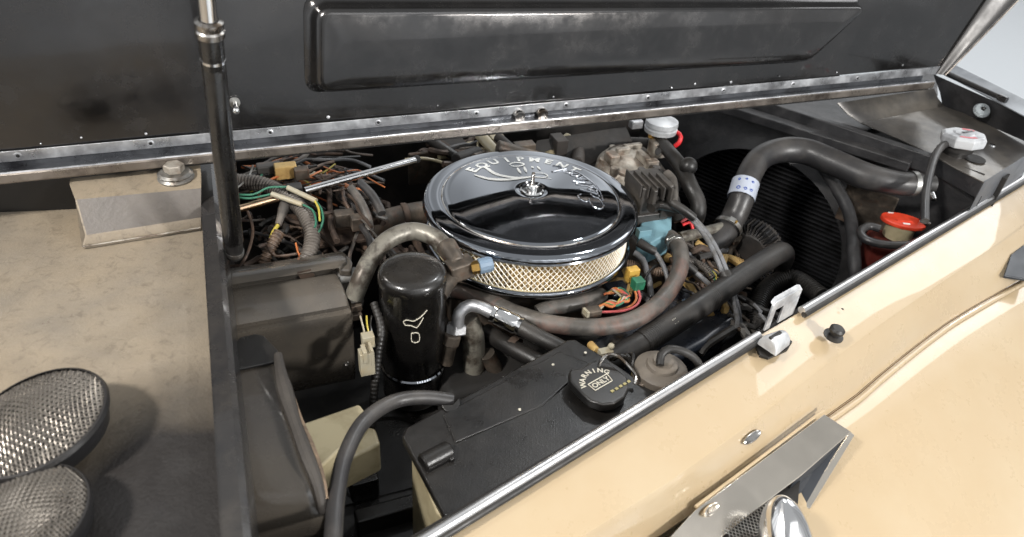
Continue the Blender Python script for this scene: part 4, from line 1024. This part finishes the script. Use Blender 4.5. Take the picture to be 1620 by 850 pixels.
one('grey_lead', tube(PT([(1003, 400, -.08), (1016, 410, -.085), (1026, 440, -.1), (1030, 470, -.12)]), .0055), 'wiregrey', 'thick grey lead dropping beside the yellow plug', 'lead')
one('thin_black_lead', tube(PT([(1015, 455, -.1), (1025, 432, -.09), (1040, 420, -.09), (1055, 424, -.1)]), .002), 'black', 'thin black lead curling behind the green plug', 'lead')
one('ribbed_sleeve', tube(PT([(1085, 412, -.09), (1100, 416, -.095), (1115, 424, -.10), (1128, 440, -.11)]), .0065, corr=.10, pitch=.0036), 'loom', 'grey ribbed sleeve with yellow wires between heater hose and plug wires', 'wire sleeve')
for i in range(4):
    one('yellow_lead', tube(PT([(1118+i*3, 426+i, -.10), (1124+i*3, 436, -.105), (1127+i*2, 446+i*2, -.12)]), .0014, n=6), ['yellow', 'white', 'green', 'yellow'][i], ['leftmost yellow lead end out of the grey ribbed sleeve', 'cream lead end out of the grey ribbed sleeve', 'green lead end out of the grey ribbed sleeve', 'rightmost yellow lead end out of the grey ribbed sleeve'][i], 'lead', group='bright lead ends out of the grey ribbed sleeve')
for i, (p, c_, l_) in enumerate((
    ([(1095, 400, -.10), (1108, 392, -.09), (1120, 398, -.1)], 'rust', 'rusty bent bracket left of the pulley'),
    ([(1078, 352, -.07), (1088, 345, -.06), (1098, 352, -.07)], 'pink', 'pink and red loop of wire under the plug boots'),
    ([(1080, 356, -.07), (1092, 352, -.065), (1096, 362, -.075)], 'red', 'small red wire loop under the upper plug boot'),
    ([(1105, 408, -.1), (1125, 404, -.1), (1135, 410, -.11)], 'rubber', 'stubby black connector near the brown pulley'),
    ([(1160, 520, -.15), (1120, 545, -.16), (1108, 560, -.17)], 'rubber', 'dark hose curving low beside the fat lower hose'),
    )):
    one('wire_loop' if i in (1, 2) else 'small_pipe', tube(PT(p), .0028 if i in (1, 2) else .007, n=8), c_, l_, 'wire' if i in (1, 2) else 'pipe')
one('clip_yellowish', box(at(905, 575, -.07), H*.001, N*.001, Z*.001), 'cream', 'tiny cream clip near the black cover corner', 'clip') if False else None
cx_ = T('wire_clips', 'pale plastic wire clips behind the corner of the black cover', 'clip', at(955, 555, -.09))
cx_.add('clip', join(box(at(958, 557, -.085), H*.010, N*.006, Z*.004), sphere(at(967, 548, -.075), .005)), 'white', bevel=.0008)
cx_.add('clip', cyl(at(934, 545, -.095), at(944, 556, -.09), .006, bev=.001), 'yellowold')
for i in range(5): cx_.add('lead', tube(PT([(955+i*8, 575-i*3, -.10), (965+i*9, 565-i, -.085), (985+i*4, 562+i*3, -.09), (1000, 575+i*3, -.1)]), .0028, n=7), 'black')

# ================================================================== LATCH, STRIP, STOPS
chs = T('chrome_edge_strip', 'polished round edge strip along the near side of the engine bay', 'edge strip', (sA+sB)/2)
def sl(px0): # point on strip line by pixel x
    return None
def stripseg(p, q, name, m, r, dz=0., dn=0.):
    a = at(*p, -.045); b = at(*q, -.045); return tube([a+Z*dz+sN*dn, b+Z*dz+sN*dn], r, n=16)
seg = [((640, 872), (1200, 530)), ((1268, 491), (1636, 272))]
for i, (p, q) in enumerate(seg):
    chs.add('bead', stripseg(p, q, '', '', .0060), 'strip')
    chs.add('bead_shadow_gap', stripseg(p, q, '', '', .0048, -.005, .006), 'rubber')
    c_ = at(*(q if i == 0 else p), -.05)
# body side
ridge = [(870, 878), (924, 843), (1060, 758), (1170, 680), (1280, 594), (1400, 505), (1545, 407), (1660, 322)]
sedge = [(620, 884), (700, 836), (930, 696), (1100, 592), (1205, 529), (1340, 450), (1480, 366), (1660, 259)]
bd = T('side_bodywork', 'glossy tan painted body side sloping down from the engine bay edge', 'car body', at(1170, 680, -.2))
r0 = PT([(x, y, -.057) for x, y in sedge]); r1 = PT([(x, y, -.085) for x, y in ridge])
low = [(1330, 662), (1474, 530), (1539, 488)]
def resamp(pts, n):
    L = [0]
    for i in range(1, len(pts)): L.append(L[-1]+(pts[i]-pts[i-1]).length)
    out = []
    for k in range(n+1):
        s = L[-1]*k/n; j = 0
        while j < len(pts)-2 and L[j+1] < s: j += 1
        out.append(pts[j].lerp(pts[j+1], (s-L[j])/(L[j+1]-L[j])))
    return out
n_ = 24
r0 = resamp(r0, n_); r1 = resamp(r1, n_)
sides = [[p-Z*.03 for p in r0], [p-Z*.002 for p in r0], [p+sN*.0015+Z*.0 for p in r0]]
sides += [[a.lerp(b, t)+Z*.001*math.sin(t*math.pi) for a, b in zip(r0, r1)] for t in (.2, .4, .6, .8, .94)]
sides += [[b+sN*.0 for b in r1], [b+sN*.002-Z*.001 for b in r1], [b+sN*.0045-Z*.005 for b in r1]]
lowc = PT([(800, 1010, -.150), (1100, 809, -.150), (1303, 660, -.150), (1335, 640, -.150), (1396, 588, -.148), (1474, 527, -.146), (1539, 485, -.145), (1700, 395, -.145)])
lowc = resamp(smooth_path(lowc, .01), n_)
rr1 = sides[-1]
for t in (.12, .3, .5, .7, .85, .96, 1.0):
    sides.append([a.lerp(b, t)+Z*(.004*math.sin(t*math.pi)) for a, b in zip(rr1, lowc)])
sides.append([b-Z*.012-sN*.004 for b in lowc]); sides.append([b-Z*.05-sN*.01 for b in lowc])
bd.add('side_panel', sheet(sides, -sN*.002-Z*.001), 'tan', ang=18)
# wing (fender): broad curved surface; bead along the joint
bead = [p+sN*.0085-Z*.001 for p in lowc]
k0_ = 9
bd.add('joint_bead', tube(bead[k0_:], .0042, n=12), 'tan')
bd.add('joint_flange', tube([p+sN*.0036-Z*.0026 for p in lowc[k0_:]], .0038, n=10), 'tan')
bd.add('joint_gap', tube([p+sN*.0030+Z*.0004 for p in lowc[k0_:]], .0011, n=8), mat('joint_gap_shade', (92, 68, 42), .7))  # thin dark line drawn as the shade in the open joint
fd = T('front_wing', 'broad glossy tan front wing filling the lower right corner', 'car wing', at(1500, 720, -.3))
rb = [p+sN*.0105-Z*.002 for p in lowc]
rws = [[p-Z*.004 for p in rb]]
for d, z in ((.02, .008), (.05, .024), (.10, .050), (.16, .082), (.22, .12), (.28, .17), (.33, .24), (.36, .34), (.37, .5)):
    rws.append([p+sN*(d*(1+.15*math.sin(i*.13)))-Z*z for i, p in enumerate(rb)])
fd.add('wing_panel', sheet(rws, -Z*.002), 'tan', ang=70)
tr_ = at(1610, 420, -.12)
ml = T('wing_trim', 'dark slate trim piece at the right edge of the tan body', 'trim', tr_)
ml.add('trim', prism(PT([(1588, 436, -.118), (1600, 402, -.105), (1650, 364, -.105), (1650, 446, -.118)]), -Z*.006), 'darktrim', bevel=.002)
# small marks on the side
def oval(px, py, z, rx, ry, axd, name, label, m, cat):
    c = at(px, py, z); ax = axd.normalized(); up_ = (V((0, 0, 1))-ax*ax.z).normalized()
    x = SD
    nn = V((sN.x*.75, sN.y*.75, .65)).normalized(); y = nn.cross(x)
    rings = []
    for k, h in ((1, -.002), (1, .0008), (.85, .0018), (.7, .0010), (.4, .0008), (.05, .0009)):
        rings.append([c+x*(math.cos(2*math.pi*i/24)*rx*k)+y*(math.sin(2*math.pi*i/24)*ry*k)+nn*h for i in range(24)])
    v, f = loft(rings, closed=True); f.append(tuple(range(len(v)-24, len(v))))
    return one(name, (v, f), m, label, cat)
oval(1190, 692, -.098, .018, .006, SD, 'side_fastener', 'silver oval fastener on the pale tan side above the chrome trim', 'chromed', 'fastener')
oval(1126, 806, -.128, .014, .006, SD, 'trim_fastener', 'bright oval fastener on the chrome trim near the bottom edge', 'trim', 'fastener')
# chrome trim box with lamp below
cz = -.128
cbx = T('vent_trim', 'chrome trim box jutting from the side of the tan body', 'chrome trim', at(1250, 740, cz))
up0 = (1080, 822); up1 = (1304, 655)
ct = PT([(*up1, cz), (1347, 683, cz-.002), (1268, 752, cz-.012), (1197, 806, cz-.02), (1140, 852, cz-.026), (1060, 915, cz-.034), (1000, 915, cz), (1100, 806, cz)])
cbx.add('top_plate', prism(ct, -Z*.003), 'trim', bevel=.0015)
e_ = PT([(1347, 683, cz-.001), (1352, 686, cz-.001)])
cbx.add('end_plate', prism([at(1347, 684, cz-.002), at(1352, 689, cz-.003), at(1281, 806, -.178), at(1273, 801, -.178)], V((-.003, .003, -.001))), 'trim', bevel=.001)
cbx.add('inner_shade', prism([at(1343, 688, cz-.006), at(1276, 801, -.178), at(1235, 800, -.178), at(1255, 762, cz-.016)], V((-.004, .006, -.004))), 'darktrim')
cbx.add('tan_edge', tube([at(1100, 802, cz+.001), at(1303, 649, cz+.001)], .0022, n=8), 'tan')
lc = at(1228, 850, -.20)
lampt = T('headlamp', 'chrome headlamp bowl just visible below the chrome trim', 'headlamp', lc)
lax = (V((.6, -.3, .5))).normalized()
lc = at(1245, 897, -.165); la_ = (Up+Rt*-.08).normalized()
lampt.add('bowl', lathe([(.036*math.sqrt(max(0, 1-(h/.086)**2)), h) for h in (-.06, -.03, 0, .02, .04, .055, .068, .076, .081, .085, .086)], lc, la_, 48), 'chrome', ang=80)
lampt.add('rim', lathe([(.0375*math.sqrt(max(0, 1-(h/.0865)**2)), h) for h in (-.06, -.03, 0, .02, .04, .055, .068, .076, .081)], lc+Rt*.002, la_, 10, caps=False, a0=R_(200), a1=R_(235)), 'strip')
lc2 = at(1180, 840, -.149)
gr = T('grille_mesh', 'fine metal mesh in the gap beside the chrome headlamp', 'grille', lc2)
gr.add('backing', prism(PT([(1266, 755, -.153), (1196, 806, -.156), (1120, 866, -.16), (1100, 900, -.16), (1250, 900, -.16), (1262, 800, -.156)]), -Z*.012), 'bay')
ga, gb_ = at(1206, 800, -.150), at(1150, 862, -.152)
u_ = (at(1216, 800, -.150)-at(1140, 860, -.152)); vv_ = at(1200, 870, -.150)-at(1160, 830, -.150)
gs_ = []
for i in range(17):
    t = i/16
    for sg in (-1, 1):
        pts = []
        for k in range(13):
            q = k/12; pts.append(at(1146, 838, -.150)+u_*(t*.95+sg*.03*(k % 2))+vv_*(q*1.1)+Z*.0006)
        gs_.append(tube(pts, .0005, n=4, step=.02))
gr.add('wires', join(*gs_), 'steel', stuff=True)
# latch
lt = T('hood_latch', 'silver bonnet latch with an upright plate and rounded knob on the wing edge', 'latch', at(1225, 545, -.055))
za = -.052
pb0 = at(1212, 516, -.05); pb1 = at(1258, 489, -.05)
du_ = (pb1-pb0); dl = du_.normalized(); dw = Z.cross(dl)
def lp_(s, h, o=0.): return pb0+du_*s+Z*h+dw*o
hh = .040
lt.add('plate', join(prism([lp_(0, -.01), lp_(.18, -.01), lp_(.18, hh*.62), lp_(0, hh*.62)], dw*.003), prism([lp_(.45, -.01), lp_(1.0, -.01), lp_(1.0, hh*.75), lp_(.45, hh*.62)], dw*.003),
       prism([lp_(0, hh*.6), lp_(1.0, hh*.6), lp_(1.0, hh*.92), lp_(.85, hh*1.02), lp_(.10, hh*1.02), lp_(0, hh*.9)], dw*.003+Z*.0001)), 'silverplastic', bevel=.0008)
lt.add('lip', prism([lp_(0, hh*.88), lp_(1.0, hh*.88), lp_(.99, hh*1.02, .006), (lp_(.88, hh*1.10, .007)), lp_(.12, hh*1.10, .007), lp_(.0, hh*1.0, .006)], Z*.002), 'silverplastic', bevel=.001)
lt.add('base', prism(PT([(1196, 548, za), (1210, 536, za), (1246, 534, za), (1254, 540, za), (1246, 553, za), (1216, 566, za), (1202, 562, za)]), -Z*.005), 'black', bevel=.001)
kc = at(1224, 546, -.047); kn = []
for i in range(9):
    u = i/8; w_ = .020*(1-.25*u)
    rws_ = []
    for k in range(13):
        a = math.pi*k/12
        rws_.append(kc+dl*(-.018+.040*u)+dw*(-math.cos(a)*w_*.8)+Z*(math.sin(a)*(.024-.008*u)*(1 if u > 0 else .8)))
    kn.append(rws_)
v, f = loft(kn); f.append(tuple(range(13))); f.append(tuple(range(8*13, 9*13)))
lt.add('knob', (v, f), 'silverplastic', bevel=.003, seg=3)
lt.add('knob_slot', box(kc+Z*.021-dl*.006, dl*.012, dw*.0022, Z*.0015), 'black')
lt.add('striker', box(at(1238, 545, -.045), dl*.006, dw*.004, Z*.006), 'steel', bevel=.001)
c = at(1318, 532, -.064)
rs = T('rubber_stop', 'small black rubber stop standing on the tan panel right of the latch', 'rubber stop', c)
tn = (Z+sN*.15).normalized()
rs.add('washer', lathe([(.0145, 0), (.0145, .002), (.010, .003)], c, tn, 28), 'rubber')
rs.add('plug', lathe([(.0075, .002), (.0078, .009), (.011, .011), (.0112, .015), (.008, .018), (.001, .0185)], c, tn, 24), 'rubber')
c = at(1333, 489, -.062)
one('scratch', tube(PT([(1422, 810, -.205), (1434, 828, -.206), (1446, 846, -.208)]), .0006, n=4), 'print', 'fine pale curved scratch low on the front wing', 'scratch') if False else None
one('paint_chip', lathe([(.0022, 0), (.0015, .0006)], c, tn, 8), 'black', 'tiny dark screw head on the tan panel above the rubber stop', 'screw')

# ================================================================== FIREWALL CORNER WIRING
one('corrugated_loom', tube(PT([(350, 286, .0), (378, 287, .0), (410, 290, .0), (440, 302, -.005), (468, 322, -.01), (488, 350, -.02), (494, 380, -.035), (486, 408, -.05), (470, 430, -.07)]), .0115, n=18, corr=.085, pitch=.0052), 'loom', 'grey corrugated loom curving down from behind the gas strut', 'wiring loom')
one('copper_spring_loom', tube(PT([(442, 368, -.03), (432, 385, -.04), (422, 405, -.055), (414, 430, -.075)]), .0085, n=16, corr=.12, pitch=.0052), 'loomrust', 'copper coloured ribbed sleeve hanging left of the grey loom', 'wire sleeve')
bc = T('bulkhead_boot', 'dirty rubber boot plug above the copper coloured sleeve', 'boot', at(445, 340, -.02))
bc.add('boot', tube(PT([(452, 322, -.01), (446, 338, -.018), (440, 356, -.026)]), [.009, .0085, .006, .005]), 'rubberold')
bc.add('lead', tube(PT([(440, 356, -.026), (432, 368, -.032), (428, 380, -.04)]), .003), 'yellow')
cr = T('support_rod', 'polished metal rod crossing the wiring at the firewall', 'rod', at(560, 280, .0))
cr.add('rod', tube([at(482, 302, .005), at(657, 253, .005)], .0058, n=14), 'chrome')
cr.add('rear_rod', tube([at(360, 336, -.005), at(440, 313, .0)], .0060, n=14), mat('copper_tinted_rod', (200, 170, 140), .15, 1))
cr.add('bracket', box(at(466, 300, .004), H*.012, N*.010, Z*.008), 'rubber', bevel=.002)
cr.add('end_cap', sphere(at(659, 252, .005), .0075), 'bay')
for i, (a, b, c_, lab) in enumerate((
    ([(455, 297, .014), (500, 318, .008)], .0042, 'white', 'upper cream tube splice on the green wires'),
    ([(430, 307, .012), (478, 324, .006)], .0042, 'white', 'lower cream tube splice on the green wires'))):
    one('wire_splice', tube(PT(a), b, n=12), c_, lab, 'wire splice')
for p, c_, lab in (
    ([(365, 307, .004), (400, 308, .01), (425, 297, .014), (455, 296, .014)], 'green', 'green wire running left from the upper cream splice'),
    ([(365, 310, .004), (395, 314, .008), (430, 307, .012)], 'green', 'green wire running left from the lower cream splice'),
    ([(498, 317, .008), (508, 330, .0), (511, 350, -.01), (502, 372, -.03)], 'green', 'green wire bending down right of the grey loom'),
    ([(498, 318, .009), (504, 330, .002), (506, 350, -.008)], 'yellow', 'yellow wire beside the green one at the grey loom'),
    ([(476, 323, .006), (494, 332, .0), (500, 350, -.008), (498, 360, -.012)], 'green', 'green wire from the lower splice crossing the grey loom'),
    ([(392, 335, -.02), (400, 365, -.035), (392, 400, -.05), (375, 430, -.07)], 'brown', 'long thin brown wire hanging near the strut end'),
    ([(372, 300, .0), (392, 282, .006), (400, 262, .01)], 'steel', 'thin bare rod leaning behind the strut'),
    ([(430, 400, -.04), (425, 390, -.035), (436, 405, -.05), (470, 402, -.045)], 'brown', 'brown cable between the ribbed sleeve and the grey loom'),
    ([(468, 385, -.04), (472, 400, -.045), (478, 412, -.05)], 'orange', 'orange wire under the bend of the grey loom')):
    one('wire' if c_ != 'steel' else 'thin_rod', tube(PT(p), .0017 if c_ != 'brown' else .0024, n=7), c_, lab, 'wire' if c_ != 'steel' else 'rod')
yc2 = T('yellow_relay', 'amber and grey relay block on the firewall behind the loom', 'relay', at(455, 270, 0))
yc2.add('amber_shell', box(at(452, 270, .0), H*.018, N*.010, Z*.012), 'yellowold', bevel=.002)
yc2.add('grey_shell', box(at(477, 274, .0), H*.012, N*.009, Z*.010), 'grease', bevel=.002)
yc2.add('back_shell', box(at(425, 266, .0), H*.02, N*.010, Z*.008), 'rubberold', bevel=.003)
one('firewall_bracket', join(box(at(560, 345, -.05), H*.05, N*.004, Z*.018), box(at(530, 372, -.07), H*.05, N*.03, Z*.003)), 'rust', 'rusty brown bracket on the firewall under the rod', 'bracket', bevel=.001)
one('fuse_block', join(box(at(545, 345, -.03), H*.016, N*.010, Z*.012), box(at(565, 352, -.03), H*.010, N*.010, Z*.012)), 'grease', 'small dirty brown terminal block under the polished rod', 'terminal block', bevel=.002)
one('firewall_hose', tube(PT([(555, 298, .0), (570, 318, -.005), (582, 345, -.02), (585, 365, -.035)]), .0068), 'rubberold', 'dusty black hose bending down below the rod, left of the pair', 'hose')
one('firewall_hose', tube(PT([(570, 290, .0), (588, 308, -.005), (600, 328, -.015), (604, 338, -.02)]), .0072), 'hosegrey', 'cut end of a grey hose below the rod, right of the pair', 'hose')
one('grey_vacuum_line', tube(PT([(566, 350, -.03), (582, 372, -.04), (596, 392, -.055), (600, 405, -.07)]), .004), 'wiregrey', 'thin pale vacuum line dropping toward the silver arched pipe', 'line')
one('exhaust_crossover', tube(PT([(575, 365, -.09), (620, 350, -.09), (665, 340, -.09), (720, 335, -.10)]), .024, n=24), 'grease', 'fat greasy brown pipe going behind the air cleaner', 'pipe')
one('pipe_collar', lathe([(.0265, 0), (.028, .003), (.028, .008), (.0265, .011)], at(636, 346, -.09), H, 28, caps=False), 'rust', 'rusty collar on the fat brown pipe', 'collar')
rn = random.Random(3)
wcols = ['orange', 'brown', 'yellow', 'rust', 'white', 'black', 'brown', 'orange', 'green', 'rubberold', 'black', 'loomrust']
descs = ['orange', 'brown', 'yellow', 'rust red', 'cream', 'black', 'dark brown', 'pale orange', 'green', 'dusty grey', 'thick black', 'coppery']
fh = T('firewall_harness', 'tangle of orange, brown and yellow wires along the firewall under the rail', 'wiring harness', at(560, 270, 0))
for i in range(46):
    x = rn.uniform(400, 560); y = rn.uniform(248, 264)+(640-x)*.10; z = rn.uniform(-.04, .0)
    pts = [(x, y, z)]
    for k in range(4):
        x += rn.uniform(-26, 30); y += rn.uniform(-5, 16); z -= rn.uniform(-.006, .016); x = x if x < 655 else 655-(x-655)*.8; pts.append((x, y, z))
    fh.add('wire', tube(PT(pts), rn.choice((.0013, .0016, .002, .0026)), n=6, step=.008), wcols[i % 12])
bt = T('bay_harness', 'dark tangle of wires and small hoses low behind the canister', 'wiring harness', at(600, 400, -.1))
for i in range(40):
    x = rn.uniform(390, 640); y = rn.uniform(330, 410); z = rn.uniform(-.12, -.06); pts = [(x, y, z)]
    for k in range(4):
        x += rn.uniform(-30, 30); y += rn.uniform(-10, 18); z -= rn.uniform(-.01, .02); pts.append((x, y, z))
    bt.add('wire', tube(PT(pts), rn.choice((.002, .003, .004, .006)), n=7, step=.01), rn.choice(['bayplate', 'rubber', 'brown', 'rust', 'black', 'rubberold', 'brown']))
ct_ = T('engine_harness', 'dark wires and small hoses filling the gap between distributor and fan', 'wiring harness', at(1090, 420, -.12))
for i in range(44):
    x = rn.uniform(1000, 1180); y = rn.uniform(370, 470); z = rn.uniform(-.17, -.11); pts = [(x, y, z)]
    for k in range(4):
        x += rn.uniform(-30, 30); y += rn.uniform(-12, 24); z -= rn.uniform(-.01, .02); pts.append((x, y, z))
    ct_.add('wire', tube(PT(pts), rn.choice((.002, .003, .004, .006, .008)), n=7, step=.01), rn.choice(['bayplate', 'rubber', 'brown', 'grease', 'black', 'rubberold', 'yellowold', 'rust', 'wiregrey']))
nt_ = T('rear_engine_parts', 'dark castings and hoses behind the air cleaner under the hinge rail', 'engine parts', at(830, 230, -.05))
for i in range(26):
    x = rn.uniform(700, 1010); y = rn.uniform(222, 250); z = rn.uniform(-.08, -.01)
    a = at(x, y, z); d_ = V((rn.uniform(-1, 1), rn.uniform(-1, 1), rn.uniform(-.4, .4))).normalized()*rn.uniform(.02, .05)
    g = cyl(a-d_, a+d_, rn.uniform(.006, .016), bev=.002) if i % 2 else box(a, H*rn.uniform(.01, .03), N*rn.uniform(.008, .02), Z*rn.uniform(.006, .02))
    nt_.add('fitting' if i % 2 else 'bracket', g, rn.choice(['bayplate', 'grease', 'rubber', 'bayplate', 'rust', 'cream', 'bayplate']), bevel=.002)
one('rear_bracket', prism(PT([(840, 245, -.03), (850, 222, .0), (990, 200, .02), (1000, 222, .0), (930, 262, -.04)]), -Z*.004), 'bayplate', 'dark triangular plate behind the air cleaner under the rail', 'bracket', bevel=.001)

# denser small wiring and hoses, dusty, along the firewall and round the engine
def strands(t, n, x0, x1, y0, y1, z0, z1, dx, dy, rs, mats, seed, steps=5):
    q = random.Random(seed)
    for i in range(n):
        x, y, z = q.uniform(x0, x1), q.uniform(y0, y1), q.uniform(z0, z1); pts = [(x, y, z)]
        ax_, ay_ = q.uniform(*dx), q.uniform(*dy)
        for k in range(steps):
            x += ax_+q.uniform(-9, 9); y += ay_+q.uniform(-7, 7); z += q.uniform(-.012, .006); pts.append((x, y, z))
            ay_ += q.uniform(-3, 5)
        t.add('wire', tube(PT(pts), q.choice(rs), n=7, step=.007), q.choice(mats))
strands(fh, 30, 380, 470, 262, 300, -.05, -.01, (14, 26), (-8, 4), (.0016, .002, .003, .0045), ['brown', 'rubberold', 'orange', 'loomrust', 'black', 'grease', 'wiregrey'], 11, 6)
strands(fh, 16, 520, 600, 285, 310, -.05, -.01, (4, 14), (6, 16), (.0016, .003, .005), ['brown', 'rubberold', 'rust', 'hosegrey', 'grease'], 12)
strands(bt, 22, 400, 470, 330, 390, -.10, -.05, (8, 20), (-4, 10), (.002, .003, .006), ['brown', 'rubberold', 'rust', 'hosegrey', 'loomrust', 'black'], 13)
strands(bt, 16, 560, 650, 330, 400, -.12, -.07, (-6, 10), (6, 16), (.003, .005, .008), ['brown', 'rubberold', 'grease', 'hosegrey', 'rust'], 14)
strands(nt_, 20, 640, 760, 225, 262, -.10, -.02, (8, 24), (-5, 4), (.002, .003, .006, .009), ['brown', 'rubberold', 'grease', 'cream', 'rust', 'hosegrey'], 15)
strands(ct_, 26, 1040, 1110, 380, 450, -.13, -.09, (6, 18), (2, 12), (.002, .003, .004, .007), ['brown', 'rubberold', 'grease', 'wiregrey', 'loomrust', 'hosegrey', 'yellowold'], 16)
strands(ct_, 12, 1120, 1200, 440, 520, -.22, -.14, (4, 20), (2, 12), (.003, .005, .008), ['rubber', 'rubberold', 'hosegrey', 'wiregrey'], 17)
one('firewall_plate', box(at(700, 262, -.08), H*.07, N*.004, Z*.035), 'grease', 'dirty brown plate on the firewall behind the left of the air cleaner', 'plate', bevel=.003)
one('wing_hose', tube(PT([(1300, 470, -.16), (1255, 440, -.17), (1215, 455, -.18), (1195, 500, -.19), (1192, 540, -.2)]), .016, n=18, corr=.06, pitch=.006), 'rubber', 'black ribbed hose curving behind the latch plate', 'hose')
